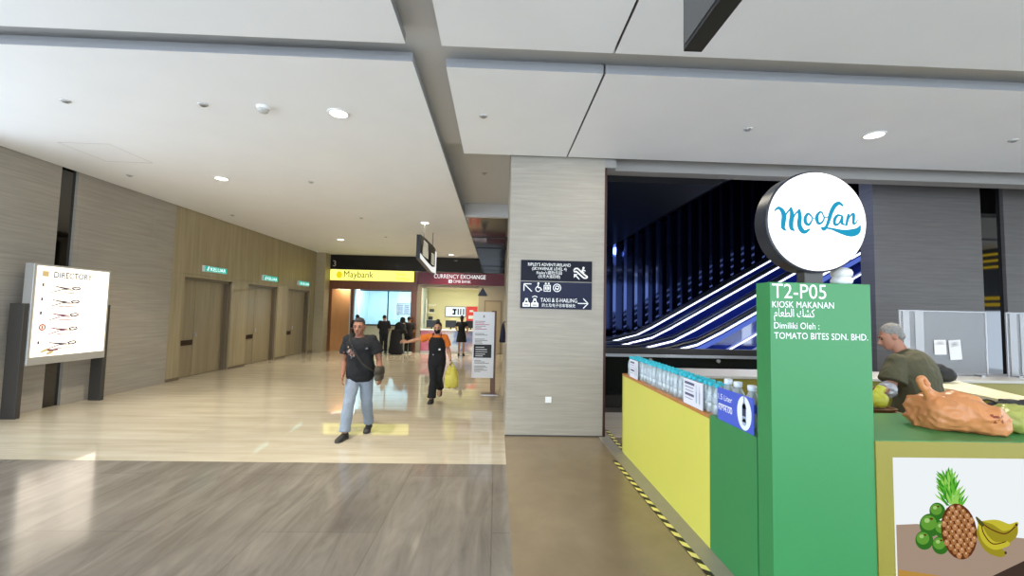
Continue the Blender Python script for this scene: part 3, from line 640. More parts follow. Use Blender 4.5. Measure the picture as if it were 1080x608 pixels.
# ------------------------------------------------------------------ escalators behind the kiosk
def escalator(y0, y1, label, xb=3.75, front_skirt=False, z_led=1.0):
    t = thing('escalator', label, 'escalator', (6, (y0 + y1) / 2, 0), group='escalators rising to the right')
    S = 0.577; XE = 10.5
    def line(dz): return [(2.2, dz), (2.9, dz), (3.3, dz + .02), (3.75, dz + .14), (4.1, dz + S * (4.1 - xb) + .03)] + [(x, dz + S * (x - xb)) for x in (4.6, 6, 8, XE)]
    M_deck = pbr('escalator_deck', '#1c2340', 0.3, metal=0.3)
    tr = MB(); L0 = line(0.22)
    tr.prism([(x, y0, z) for x, z in L0] + [(XE, y0, 2.6), (4.6, y0, -0.0), (2.2, y0, 0)], (0, y1 - y0, 0))
    obj('truss', tr, M_deck, t)
    for y, nm in ((y0, 'near'), (y1, 'far')):
        b = obj('balustrade', MB().prism([(x, y - .01, z) for x, z in line(.22)] + [(x, y - .01, z) for x, z in line(z_led - .04)][::-1], (0, .02, 0)), sheer('balustrade_glass', '#3c4c8c', 0.45, 0.16, body='#2a3c9c'), t)
        obj('handrail', MB().tube([(x, y, z + .09) for x, z in line(z_led)], .04, 8), M_black, b, smooth=True)
        obj('led_strip', MB().tube([(x, y, z) for x, z in line(z_led)], .020, 6), M_led, b, label='white glowing light line under the handrail')
        obj('upper_trim', MB().tube([(x, y, z + .155) for x, z in line(z_led)], .006, 5), M_steel, b)
        obj('deck_edge', MB().tube([(x, y, z) for x, z in line(.26)], .045, 6), M_steel if front_skirt and nm == 'near' else M_deck, b)
    if front_skirt:
        obj('skirt_light', MB().tube([(x, y0 - .06, z) for x, z in line(z_led - .42)], .014, 6), M_led, t, label='thin glowing light line low on the outer side')
        obj('blue_band', MB().prism([(x, y0 - .055, z) for x, z in line(z_led - .14)] + [(x, y0 - .055, z) for x, z in line(z_led - .05)][::-1], (0, .03, 0)), M_ledblue, t, label='blue glowing band')
    for k in range(26):
        x = 3.5 + k * .26; z = .2 + max(0, S * (x - xb))
        obj('step', MB().box(x, x + .27, y0 + .2, y1 - .2, z - .15, z + .02), pbr('step_grey', '#3a3d44', 0.4, metal=0.5), t)
    return t
escalator(11.15, 12.4, 'far dark escalator with glowing handrail lines, next to the mirror fins')
escalator(8.62, 9.8, 'near dark escalator with blue glowing band, just behind the railing', front_skirt=True)
t = thing('balustrade_railing', 'dark railing with steel edge in front of the escalators', 'railing', (4.2, 8, 0))
obj('top_rail', MB().box(1.62, 6.94, 7.95, 8.06, 1.08, 1.20), pbr('rail_dark', '#2b2724', 0.3, metal=0.4), t, bev=0.01)
obj('steel_edge', MB().box(1.62, 6.94, 7.93, 7.97, 1.03, 1.085), M_steel, t, bev=0.005, label='bright steel edge')
obj('glass_panel', MB().box(1.62, 6.94, 7.99, 8.01, 0.08, 1.03), pbr('dark_glass', '#0f1418', 0.05, spec=0.8), t)
obj('bottom_channel', MB().box(1.62, 6.94, 7.96, 8.05, 0, 0.08), M_darkgrey, t)
for x in (2.9, 4.2, 5.5): obj('clamp', MB().lathe([(.035, 0), (.035, .03), (.02, .04)], (x, 7.985, .98), 12, axis='y'), M_steel, t)

# ------------------------------------------------------------------ green and yellow kiosk
M_green = pbr('kiosk_green', '#37834b', 0.38, var=0.02, vscale=(2, 2, 2))
M_yellow = pbr('kiosk_yellow', '#d2cd5c', 0.42, var=0.015, vscale=(2, 2, 2))
M_mustard = pbr('kiosk_mustard', '#8c8233', 0.4, var=0.02, vscale=(2, 2, 2))
def column():
    t = thing('kiosk_column', 'tall green kiosk column with white lettering', 'kiosk column', (2.02, 2.67, 0))
    b = obj('body', MB().box(1.70, 2.345, 2.60, 2.745, 0, 2.03), M_green, t, bev=0.003)
    y = 2.598
    text('lettering', 'T2-P05', b, M_whiteink, (1.712, y, 1.931), width=.346, size=.13)
    text('lettering', 'KIOSK MAKANAN', b, M_whiteink, (1.712, y, 1.872), width=.394, size=.057)
    text('lettering', '\uFEE1\uFE8E\uFECC\uFEC4\uFEDF\uFE8D \uFEDA\uFEB8\uFEDB', b, M_whiteink, (1.722, y, 1.815), width=.26, size=.072)
    text('lettering', 'Dimiliki Oleh :', b, M_whiteink, (1.722, y, 1.741), width=.288, size=.057)
    text('lettering', 'TOMATO BITES SDN. BHD.', b, M_whiteink, (1.722, y, 1.678), width=.598, size=.057)
column()
def round_sign():
    cx, cz, y = 2.005, 2.42, 2.6; r = .325
    t = thing('round_sign', 'round white lit sign with blue script lettering on the green column', 'shop sign', (cx, 2.67, 2.03))
    obj('drum', MB().lathe([(r * .97, 0), (r, .004), (r, .12), (r * .97, .125)], (cx, y + .125, cz), 64, axis='y'), pbr('sign_drum', '#20242e', 0.3), t, smooth=True)
    fc = obj('lit_face', MB().lathe([(r - .012, -.001), (r - .012, .012), (r - .03, .016)], (cx, y, cz), 64, axis='y'), glow('sign_face_white', '#ffffff', 1.9), t)
    obj('mounting_post', MB().box(cx - .06, cx + .06, y + .03, y + .1, 2.03, 2.11), M_darkgrey, t)
    mb = MB(); k = .64 / 1022.0
    c = lambda u, v: (cx + (u - 520) * k, y - .019, cz - (v - 243) * k * 1.0)
    W = 1.15
    for st in ([(72, 150, 14), (110, 122, 26), (148, 150, 38), (165, 200, 44), (158, 270, 42), (155, 320, 36), (178, 345, 16)],
               [(160, 260, 16), (190, 180, 14), (240, 122, 18)], [(238, 125, 26), (248, 190, 40), (238, 260, 42), (240, 320, 38), (265, 345, 16)],
               [(250, 240, 14), (285, 175, 14), (328, 140, 18)], [(322, 145, 30), (328, 210, 38), (320, 280, 40), (342, 338, 44), (378, 357, 34), (428, 328, 14)],
               [(445, 195, 16), (415, 172, 22), (385, 210, 30), (385, 258, 32), (415, 285, 24), (442, 255, 16), (458, 215, 12), (440, 190, 12)], [(450, 210, 10), (475, 222, 10), (500, 212, 10)],
               [(565, 165, 14), (540, 150, 18), (508, 185, 28), (503, 228, 32), (518, 266, 26), (552, 258, 18), (578, 212, 14), (560, 165, 12)], [(568, 190, 10), (595, 205, 10), (625, 192, 10)],
               [(772, 78, 18), (735, 55, 32), (690, 82, 38), (652, 150, 36), (630, 220, 32), (603, 290, 26), (572, 325, 30), (550, 312, 16)],
               [(556, 308, 14), (650, 318, 20), (750, 345, 40), (850, 355, 66), (920, 330, 56), (950, 278, 12)],
               [(765, 185, 16), (718, 180, 22), (685, 225, 30), (690, 275, 26), (732, 258, 16), (768, 188, 18), (760, 255, 26), (790, 272, 12)],
               [(830, 170, 22), (818, 220, 26), (806, 276, 20)], [(808, 245, 12), (850, 180, 14), (882, 162, 26), (882, 210, 28), (880, 258, 22), (905, 250, 12), (925, 215, 8)]):
        ribbon(mb, [(a, b, w_ * W) for a, b, w_ in st], c, 0, 5)
    obj('script_lettering', mb, glow('script_blue', '#2ba6cf', 0.95), fc, label='blue script lettering')
round_sign()
t = thing('dome_fixture', 'small white double-domed fixture on top of the green column', 'fixture', (2.235, 2.69, 2.03))
obj('collar', MB().lathe([(.045, 0), (.058, .012), (.062, .03), (.05, .05)], (2.235, 2.69, 2.03), 24), M_white, t, smooth='all')
obj('dome', MB().lathe([(.04, .04), (.058, .058), (.062, .078), (.054, .098), (.03, .111), (.004, .115)], (2.235, 2.69, 2.03), 24), pbr('dome_white', '#d5d2cd', 0.3), t, smooth='all')

def long_counter():
    t = thing('kiosk_counter', 'long kiosk side counter with yellow and green front panels', 'counter', (1.95, 4.2, 0))
    obj('carcass', MB().box(1.72, 2.20, 2.76, 5.68, 0, 1.0), pbr('carcass_cream', '#c9c4a0', 0.5), t)
    obj('yellow_panel', MB().box(1.70, 1.72, 3.375, 5.70, 0.0, 1.0), M_yellow, t, bev=0.003, label='yellow front panel')
    obj('end_panel', MB().box(1.70, 2.22, 5.68, 5.71, 0.0, 1.02), M_yellow, t)
    obj('green_panel', MB().box(1.70, 1.72, 2.76, 3.368, 0.0, 1.03), M_green, t, bev=0.003, label='green front panel')
    obj('worktop', MB().box(1.695, 2.25, 3.37, 5.70, 1.0, 1.028), pbr('orange_wood_top', '#b9793c', 0.35, var=0.06, vscale=(3, 20, 3)), t, bev=0.003, label='orange wooden top')
    obj('rear_worktop', MB().box(1.72, 2.25, 2.76, 3.37, 1.0, 1.028), M_green, t)
long_counter()
POSTER_X, POSTER_Z, PK = 2.452, 0.966, 0.00598
def poster():
    """fruit picture, drawn in artwork units; u to the right, v down from the top left corner"""
    mb = MB(); Y = 2.602
    def c(layer): return lambda u, v: (POSTER_X + u * PK, Y - layer * .0004, POSTER_Z - v * PK)
    def el(layer, u, v, a, b, m, rot=0, n=24):
        q = c(layer); ca, sa = math.cos(rot), math.sin(rot)
        mb.poly([q(u + a * math.cos(2 * math.pi * i / n) * ca - b * math.sin(2 * math.pi * i / n) * sa, v + a * math.cos(2 * math.pi * i / n) * sa + b * math.sin(2 * math.pi * i / n) * ca) for i in range(n)], m)
    q = c(0); mb.poly([q(0, 0), q(330, 0), q(330, 132), q(0, 132)], 0)
    q = c(1); mb.poly([q(3, 68), q(25, 67), q(130, 80), q(330, 100), q(330, 132), q(3, 132)], 1)       # board top
    q = c(2); mb.poly([q(3, 112), q(90, 124), q(90, 132), q(3, 132)], 2); mb.poly([q(90, 124), q(145, 100), q(330, 120), q(330, 132), q(90, 132)], 3)
    rnd = random.Random(5)
    for u, v, r in ((47, 54, 8.5), (32, 83, 9.5), (49, 88, 9), (52, 72, 9), (39, 68, 11.5)):              # apples
        el(3 + v * .01, u, v, r, r, 4); el(3.6 + v * .01, u - r * .15, v - r * .2, r * .72, r * .65, 5); el(4.2 + v * .01, u - r * .3, v - r * .4, r * .25, r * .2, 6); el(4.5 + v * .01, u + r * .1, v - r * .55, r * .16, r * .1, 7)
    q = c(6)
    for k in range(96):                                                                                  # crown leaves
        a = rnd.uniform(-1, 1); h = k / 95; u0, v0 = 59.5 + 5 * h + a * (4 + 5 * h), 20 + 30 * h; l = rnd.uniform(9, 13) + 3 * h
        du, dv = a * (7 + 4 * h) - 1.5, -l * (1 - .35 * abs(a)); wd = 1.7; mm = 8 + k % 3
        qq = c(6 + h); mb.poly([qq(u0 - wd, v0), qq(u0 + wd, v0), qq(u0 + du * .6 + wd * .6, v0 + dv * .6), qq(u0 + du, v0 + dv), qq(u0 + du * .6 - wd * .9, v0 + dv * .55)], mm)
    el(7.4, 69, 74, 19, 28, 7, -.12)                                                                      # pineapple
    for i in range(-6, 7):
        for j in range(-7, 8):
            uu, vv = (i + (j % 2) * .5) * 7.4, j * 4.7
            if (uu / 17.5) ** 2 + (vv / 26.5) ** 2 < .98:
                ca, sa = math.cos(-.12), math.sin(-.12); U_, V_ = 69 + uu * ca - vv * sa, 74 + uu * sa + vv * ca
                qq = c(7.8); mb.poly([qq(U_ - 3.1, V_), qq(U_ - 1.4, V_ - 3), qq(U_ + 1.4, V_ - 3), qq(U_ + 3.1, V_), qq(U_ + 1.4, V_ + 3.2), qq(U_ - 1.4, V_ + 3.2)], 11 + (i + j) % 2)
                qq = c(8.1); mb.poly([qq(U_ - 1.2, V_ - 1.6), qq(U_ + .9, V_ - 2), qq(U_ + .4, V_ + .4)], 13)
    for pts, m in (([(94, 66, 5), (101, 72, 13), (114, 80, 14), (126, 76, 10), (130, 68, 4)], 15), ([(93, 66, 5), (108, 68, 12), (122, 71, 10), (131, 66, 4)], 14),
                   ([(92, 66, 4), (93, 76, 11), (101, 88, 14), (112, 95, 9), (117, 95, 4)], 15), ([(91, 66, 4), (96, 80, 8), (106, 88, 8), (120, 86, 5)], 14)):
        ribbon(mb, pts, c(9 + m * .01 + pts[1][1] * .004), m, 5)
    for a in ([(93, 66, 1.2), (95, 76, 1.2), (104, 86, 1.2), (118, 84, 1)], [(93, 65, 1.2), (104, 72, 1.2), (118, 76, 1.2), (129, 69, 1)]): ribbon(mb, a, c(9.9), 7, 5)
    ribbon(mb, [(88, 60, 2), (91, 64, 4), (94, 67, 4)], c(10), 16, 4); el(10, 130.5, 67, 1.3, 1.6, 3); el(10, 117.5, 95, 1.3, 1.4, 3)
    g = lambda n, h, s=.8: glow('poster_' + n, h, s)
    return mb, [g('white', '#eef3f6', 1.0), g('board', '#b59d8a'), g('board_edge', '#c99a4a'), g('board_dark', '#4a3b33'), g('apple_dark', '#3a7a2a'), g('apple', '#6cab3e'), g('apple_shine', '#b4dc84'),
                g('brown', '#6b3a20'), g('leaf_dark', '#3f9a2a'), g('leaf', '#6cc93c'), g('leaf_pale', '#a6e46a'), g('tan', '#c98e5e'), g('tan_dark', '#b57a4a'), g('tan_pale', '#efd0a8'), g('banana', '#d8cc3c'), g('banana_dark', '#aa9c2a'), g('stalk', '#5a5a26')]
def front_counter():
    t = thing('kiosk_counter', 'kiosk front counter with a lit fruit picture in a yellow frame', 'counter', (3.5, 2.95, 0))
    obj('worktop', MB().box(2.347, 4.75, 2.60, 3.36, 1.035, 1.066), M_green, t, bev=0.004, label='green counter top')
    obj('carcass', MB().box(2.36, 4.75, 2.67, 3.34, 0.0, 1.035), pbr('carcass_cream', '#c9c4a0', 0.5), t)
    obj('inner_worktop', MB().box(2.40, 3.36, 3.36, 3.74, 1.02, 1.05), pbr('brown_board', '#7a5a3a', 0.5), t)
    obj('inner_shelf_support', MB().box(2.42, 3.34, 3.37, 3.70, 0.0, 1.02), M_mustard, t)
    fr = MB(); xs, zs = (2.347, 2.452, 4.42, 4.75), (0.0, .18, .966, 1.062)
    fr.box(xs[0], xs[1], 2.593, 2.67, 0, zs[3]); fr.box(xs[2], xs[3], 2.593, 2.67, 0, zs[3]); fr.box(xs[1], xs[2], 2.593, 2.67, zs[2], zs[3]); fr.box(xs[1], xs[2], 2.593, 2.67, 0, zs[1])
    obj('frame', fr, M_mustard, t, label='mustard yellow frame')
    mb, ms = poster(); p = obj('light_panel', MB().box(2.452, 4.42, 2.604, 2.66, .18, .966), glow('poster_white', '#eef3f6', 1.0), t)
    obj('fruit_picture', mb, ms, p, label='printed picture of apples, a pineapple and bananas on a board')
front_counter()
t = thing('kiosk_counter', 'kiosk right wing counter with pale top and yellow-green side', 'counter', (5.35, 4.3, 0))
obj('worktop', MB().prism([(4.796, 3.37, 1.03), (5.04, 3.37, 1.03), (5.86, 5.25, 1.03), (5.16, 5.25, 1.03)], (0, 0, .035)), pbr('pale_top', '#d9d2b4', 0.35), t)
obj('side_panel', MB().prism([(4.816, 3.39, 0), (5.02, 3.39, 0), (5.82, 5.23, 0), (5.18, 5.23, 0)], (0, 0, 1.03)), pbr('kiosk_lime', '#b4ac34', 0.4), t)
obj('green_panel', MB().prism([(5.005, 4.5, 0.02), (5.03, 4.5, 0.02), (5.18, 5.23, 0.02), (5.155, 5.23, .02)], (0, 0, .98)), M_green, t, label='green end panel')
obj('black_clip', MB().box(4.875, 5.0, 3.92, 4.02, 1.0, 1.075), M_black, t)
t = thing('kiosk_counter', 'kiosk back counter carrying the clear screens', 'counter', (6, 5.6, 0))
obj('worktop', MB().box(2.3, 9.0, 5.28, 6.0, 1.04, 1.075), pbr('grey_top', '#b4b1aa', 0.3), t, bev=0.004)
obj('carcass', MB().box(2.35, 8.95, 5.32, 5.95, 0, 1.04), M_mustard, t)
def screen_panel(x0, x1, label, streaks, papers):
    Y = 5.66; t = thing('clear_screen', label, 'screen panel', ((x0 + x1) / 2, Y, 1.075), group=None)
    p = obj('panel', MB().box(x0, x1, Y, Y + .008, 1.08, 1.955), sheer('acrylic', '#f2f4f6', 0.64, 0.05, body='#7f7c7a', rough=0.2), t)
    e = MB().box(x0, x1, Y - .004, Y + .012, 1.948, 1.962).box(x0, x0 + .015, Y - .004, Y + .012, 1.08, 1.955).box(x1 - .02, x1, Y - .004, Y + .012, 1.08, 1.955)
    obj('edge_trim', e, sheer('acrylic_edge', '#f8f8f8', 0.4, 0.1, body='#a4a4a6'), t)
    for x, wd in streaks: obj('vertical_strip', MB().box(x, x + wd, Y - .006, Y, 1.08, 1.945), sheer('acrylic_strip', '#ffffff', 0.5, 0.08, body='#a9a9aa'), p)
    for x, z, wd, h, a in papers:
        mb = MB(); ca, sa = math.cos(a), math.sin(a); q = lambda u, v: (x + u * ca - v * sa, Y - .008, z + u * sa + v * ca)
        mb.poly([q(0, 0), q(wd, 0), q(wd, h), q(0, h)])
        for k in range(3): mb.poly([q(wd * .2, h * (.85 - k * .08)), q(wd * .8, h * (.85 - k * .08)), q(wd * .8, h * (.88 - k * .08)), q(wd * .2, h * (.88 - k * .08))], 1)
        obj('paper_notice', mb, [pbr('paper_grey', '#cfcfd0', 0.7), pbr('ink_grey', '#8f8a86', 0.6)], p)
    for x in (x0 + .1, x1 - .15): obj('foot', MB().box(x, x + .05, Y - .05, Y + .06, 1.075, 1.095), M_steel, t)
screen_panel(5.50, 6.74, 'clear acrylic screen with paper notices behind the man in olive', [(5.55, .09), (5.72, .12)], [(6.2, 1.29, .17, .27, .08), (5.98, 1.36, .17, .2, .03)])
screen_panel(7.02, 8.4, 'clear acrylic screen at the right edge of the picture', [(7.07, .1), (7.22, .06), (7.36, .05)], [])

# ------------------------------------------------------------------ bottles and price cards on the long counter
M_bottle = sheer('bottle_plastic', '#f3f8fa', 0.62, 0.14, body='#cfdde2', rough=0.06)
M_cap = pbr('teal_cap', '#27b3c4', 0.4)
def bottle(loc, h, r, cap, label, group, mcap, sleeve):
    t = thing('water_bottle', label, 'bottle', loc, group=group); x, y, z = loc
    b = MB().lathe([(r * .82, 0), (r, .008), (r, h * .30), (r * .93, h * .33), (r, h * .36), (r, h * .60), (r * .9, h * .70), (r * .45, h * .86), (r * .38, h * .90), (r * .38, h * .93)], loc, 14)
    obj('bottle_body', b, M_bottle, t, smooth='all')
    obj('cap', MB().lathe([(r * .58, h * .875), (r * .60, h * .88), (r * .60, h * .985), (r * .54, h)], loc, 14), mcap, t, smooth=True)
    obj('label_sleeve', MB().lathe([(r * 1.015, h * .38), (r * 1.015, h * .58)], loc, 14, caps=False), sleeve, t, smooth='all')
    return t
sl = sheer('label_film', '#e6eef2', .35, .15, body='#b9c6cf', rough=.2)
proto = None; rnd = random.Random(3)
G = 'water bottles with teal caps along the yellow counter'
for row, x in enumerate((1.765, 1.85)):
    for k in range(24):
        y = 3.38 + k * .0945 + row * .03 + rnd.uniform(-.008, .008)
        loc = (x + rnd.uniform(-.006, .006), y, 1.028)
        if proto is None: o = proto = bottle((0, 0, 0), .245, .036, 1, 'small clear water bottle with teal cap in the rows on the yellow counter', G, M_cap, sl)
        else: o = copy_thing(proto)
        o.location = loc; o.rotation_euler.z = rnd.uniform(0, 6)
big = None
for x, y, s in ((1.80, 3.27, 'farthest large clear bottle with white cap behind the blue price card'), (1.80, 3.14, 'second large clear bottle with white cap behind the blue price card'), (1.81, 2.98, 'large clear bottle with white cap half behind the right end of the blue price card'), (1.82, 2.85, 'large clear bottle with white cap nearest the green column')):
    o = bottle((x, y, 1.028), .30, .05, 1, s, None, pbr('white_cap', '#dfe6ee', 0.4), sheer('blue_sleeve', '#9db4ff', 0.3, 0.1, body='#5a76d6'))
def card(y0, y1, z0, z1, label, mat, fn):
    """printed card leaning against the bottles, facing the aisle"""
    t = thing('price_card', label, 'price card', (1.715, (y0 + y1) / 2, z0))
    b = obj('card', MB().box(1.708, 1.712, y0, y1, z0, z1), mat, t); fn(b, y0, y1, z0, z1)
    obj('stand', MB().box(1.712, 1.725, y0 + .02, y1 - .02, z0, z0 + .012), sheer('acrylic_edge', '#f8f8f8', 0.4, 0.1, body='#a4a4a6'), t)
def bottle_outline(mb, y, z, h, wd, m):
    ribbon(mb, [(0, 0, wd), (0, h * .6, wd)], lambda u, v: (1.7065, y - u, z + v), m, 1); ribbon(mb, [(0, h * .6, wd * .8), (0, h * .8, wd * .4), (0, h, wd * .35)], lambda u, v: (1.7065, y - u, z + v), m, 2)
def white_card(b, y0, y1, z0, z1):
    mb = MB(); X = 1.7072; w_ = y1 - y0; h = z1 - z0
    for a0, a1, v0, v1, m in ((.08, .6, .80, .9, 0), (.1, .55, .68, .72, 1), (.12, .55, .55, .58, 1), (.1, .58, .36, .46, 0), (.1, .5, .24, .27, 1)):
        mb.box(X - .0005, X, y1 - w_ * a1, y1 - w_ * a0, z0 + h * v0, z0 + h * v1, m)
    for a in (.7, .86): bottle_outline(mb, y1 - w_ * a, z0 + h * .22, h * .62, .018, 2)
    obj('print', mb, [pbr('card_ink', '#5a5a78', 0.6), pbr('card_ink_pale', '#8c8ca4', 0.6), pbr('card_bottle', '#9fb0c8', 0.5)], b)
M_card = pbr('card_white', '#e3e4ee', 0.5)
card(3.50, 3.86, 1.03, 1.25, 'white price card with bottle pictures standing before the teal-capped bottles near the green panel', M_card, white_card)
card(5.12, 5.42, 1.03, 1.25, 'white price card near the far end of the bottle rows', M_card, white_card)
def blue_card(b, y0, y1, z0, z1):
    X = 1.7072; w_ = y1 - y0
    text('lettering', '1.5 Liter', b, M_whiteink, (X, y1 - .015, z1 - .085), xdir=(0, -1, 0), width=.19, size=.058, bold=0)
    text('lettering', 'RM4.00', b, M_whiteink, (X, y1 - .015, z0 + .075), xdir=(0, -1, 0), width=.19, size=.064, bold=0)
    mb = MB().box(X - .0004, X, y1 - .2, y1 - .02, z1 - .125, z1 - .118)
    mb.poly(mb.ering((X - .0004, y0 + .105, (z0 + z1) / 2), (0, .085, 0), (0, 0, .115), 28)); n = len(mb.f)
    bottle_outline(mb, y0 + .105, z0 + .06, .17, .05, 1)
    mb.box(X - .0012, X - .001, y0 + .085, y0 + .125, z0 + .10, z0 + .15, 2)
    obj('print', mb, [pbr('card_print_white', '#e9ecf4', 0.5), pbr('card_bottle', '#9fb0c8', 0.5), pbr('card_dark', '#3a3d52', 0.5)], b)
card(2.80, 3.26, 1.03, 1.27, 'blue price card with a white oval bottle picture beside the green column', pbr('card_blue', '#4a5fc8', 0.35), blue_card)

# ------------------------------------------------------------------ hazard tape on the floor
def tape(x0, y0, x1, y1, wd, label):
    mb = MB(); a, b = Vector((x0, y0, .0075)), Vector((x1, y1, .0075)); d = (b - a); L = d.length; d.normalize(); n = Vector((-d.y, d.x, 0)) * wd / 2
    s = .075; k = 0; q = 0
    while q < L - s:
        sh = wd * .8
        mb.poly([a + d * (q + sh) + n, a + d * q - n, a + d * (q + s) - n, a + d * (q + s + sh) + n], k % 2); q += s; k += 1
    for v in list(mb.v): pass
    nv = len(mb.v); mb.v += [v - Vector((0, 0, .0012)) for v in mb.v[:nv]]
    mb.f += [tuple(i + nv for i in f_)[::-1] for f_ in mb.f]; mb.m += mb.m[:]
    tag(obj('hazard_tape', mb, [pbr('tape_black', '#191815', 0.5), pbr('tape_yellow', '#e3d77c', 0.5)]), label, 'hazard tape')
tape(1.50, 5.36, 1.545, 2.0, .05, 'black and yellow hazard tape along the floor beside the yellow counter')
tape(1.76, 6.75, 1.73, 5.85, .05, 'black and white hazard tape on the floor between pillar and counter')

# ------------------------------------------------------------------ plastic bags
def fused(mb, voxel, smooth=3, wrinkle=0.0, freq=8, squash=None):
    """one continuous surface grown from overlapping closed shapes"""
    me = bpy.data.meshes.new('f'); me.from_pydata([tuple(p) for p in mb.v], [], mb.f); me.update()
    o = bpy.data.objects.new('f', me); COL.objects.link(o)
    r = o.modifiers.new('r', 'REMESH'); r.mode = 'VOXEL'; r.voxel_size = voxel
    if smooth: s = o.modifiers.new('s', 'SMOOTH'); s.factor = .5; s.iterations = smooth
    me2 = bpy.data.meshes.new_from_object(o.evaluated_get(bpy.context.evaluated_depsgraph_get()))
    nr = [v.normal.copy() for v in me2.vertices]; vs_ = [v.co.copy() for v in me2.vertices]; fs = [tuple(p.vertices) for p in me2.polygons]
    bpy.data.objects.remove(o); bpy.data.meshes.remove(me); bpy.data.meshes.remove(me2)
    if wrinkle:
        vs_ = [v + n * wrinkle * (noise.noise(v * freq) + .6 * (1 - 2 * abs(noise.noise(v * freq * 1.7 + Vector((3, 1, 7)))))) for v, n in zip(vs_, nr)]
    out = MB(); out.add(vs_, fs); return out
def film(name, col, clear=.25):
    if name in MATS: return MATS[name]
    m = bpy.data.materials.new(name); m.use_nodes = True; MATS[name] = m; nt = m.node_tree; b = nt.nodes['Principled BSDF']; out = nt.nodes['Material Output']
    b.inputs['Base Color'].default_value = (*lin(col), 1); b.inputs['Roughness'].default_value = .32
    tl = nt.nodes.new('ShaderNodeBsdfTranslucent'); tl.inputs[0].default_value = (*lin(col), 1)
    mx = nt.nodes.new('ShaderNodeMixShader'); mx.inputs[0].default_value = clear
    nt.links.new(b.outputs[0], mx.inputs[1]); nt.links.new(tl.outputs[0], mx.inputs[2]); nt.links.new(mx.outputs[0], out.inputs[0]); return m
def orange_bag():
    z0 = 1.068; mb = MB()
    rs = []; sx = lambda x: 2.985 + (x - 2.885) * .70
    for x, yc, zc, ry, rz in ((2.885, 2.93, .10, .05, .07), (2.90, 2.93, .105, .12, .105), (3.02, 2.91, .115, .15, .118), (3.18, 2.87, .108, .16, .112), (3.32, 2.84, .095, .15, .098), (3.41, 2.82, .075, .12, .078), (3.44, 2.81, .06, .06, .05)):
        rs.append(mb.ering((sx(x), yc, z0 + zc), (0, ry, 0), (0, 0, rz), 18, .7))
    mb.rings(rs)
    mb.tube([(3.09, 2.90, z0 + .17), (3.03, 2.89, z0 + .215), (2.985, 2.88, z0 + .255), (2.955, 2.87, z0 + .29)], [.075, .05, .036, .03], 12, flat=.45, ref=(0.7, 0, 0.7))
    lp = [(2.945 + .024 * math.cos(a) - .012 * math.sin(a), 2.868, z0 + .315 + .040 * math.sin(a)) for a in [2 * math.pi * i / 14 for i in range(15)]]
    mb.tube(lp, .013, 8)
    mb.tube([(sx(3.05), 2.90, z0 + .20), (sx(3.16), 2.88, z0 + .225), (sx(3.28), 2.85, z0 + .20), (sx(3.38), 2.83, z0 + .15)], [.03, .04, .035, .03], 10, flat=1.6, ref=(0, 0, 1))
    b = fused(mb, .0075, 1)
    def crease(v):
        q_ = Vector((v.x * 6 + v.z * 5, v.y * 7, v.z * 8 - v.x * 3)); a = 1 - 2 * abs(noise.noise(q_)); c_ = 1 - 2 * abs(noise.noise(q_ * 2.3 + Vector((5, 2, 9))))
        return .022 * a * a * (1 if a > 0 else -1) + .009 * c_
    me_ = bpy.data.meshes.new('n'); me_.from_pydata([tuple(p) for p in b.v], [], b.f); me_.update()
    k_ = [min(1, .35 + max(0, 1.33 - v.co.z) * 5) for v in me_.vertices]
    b.v = [v.co + v.normal * crease(v.co) * q for v, q in zip(me_.vertices, k_)]; bpy.data.meshes.remove(me_)
    for v in b.v: v.z = max(v.z, z0)
    for i_, f_ in enumerate(b.f):
        c_ = b.v[f_[0]]
        if c_.y < 2.86 and abs(c_.x - 3.245) < .035 and abs(c_.z - 1.185) < .035 and noise.noise(c_ * 55) > .12: b.m[i_] = 1
    o = obj('plastic_bag', b, [film('orange_film', '#d8935c'), pbr('bag_print_red', '#7a2f1c', .5)], smooth='all')
    tag(o, 'crumpled orange plastic bag lying on the green counter top', 'plastic bag')
def heap(name, c, r, h, col, label, cat='plastic bag', z0=1.068, knot=True, wr=.014, vox=.010):
    mb = MB(); mb.ball((c[0], c[1], z0 + h * .42), r[0], r[1], h * .5)
    if knot: mb.tube([(c[0], c[1], z0 + h * .75), (c[0] + .02, c[1], z0 + h), (c[0] + .05, c[1] + .01, z0 + h * 1.12)], [.04, .025, .035], 8)
    b = fused(mb, vox, 2, wr, 13)
    for v in b.v: v.z = max(v.z, z0)
    tag(obj(name, b, film(name + col, col), smooth='all'), label, cat)
orange_bag()
heap('plastic_bag', (3.60, 2.86), (.17, .15), .19, '#b9bf66', 'crumpled yellow-green plastic bag right of the orange bag', knot=False)
heap('plastic_bag', (3.245, 3.56), (.08, .075), .14, '#cfcf48', 'small yellow plastic bag under the hand of the man in olive', z0=1.075)
tag(obj('tray', MB().rings([MB().ering((3.20, 3.56, z), (a, 0, 0), (0, b, 0), 28, .6) for z, a, b in ((1.051, .13, .12), (1.078, .15, .14), (1.078, .135, .125), (1.06, .12, .11))]), pbr('brown_tray', '#6a4526', .5), bev=.002), 'shallow brown tray under the small yellow bag on the inner shelf', 'tray')
mb = MB(); mb.tube([(3.55, 3.16, 1.10), (3.7, 3.13, 1.15), (3.85, 3.12, 1.165), (4.1, 3.14, 1.16), (4.3, 3.16, 1.13)], [.03, .05, .06, .07, .06], 12, flat=.6, ref=(0, 0, 1)); mb.ball((4.0, 3.14, 1.12), .26, .11, .05)
b = fused(mb, .012, 2, .01, 9)
for v in b.v: v.z = max(v.z, 1.068)
bag = thing('black_bag', 'black soft bag lying on the green counter behind the yellow-green bag', 'bag', (3.95, 3.14, 1.077))
obj('bag_body', b, pbr('black_fabric', '#17171a', .7), bag, smooth='all')
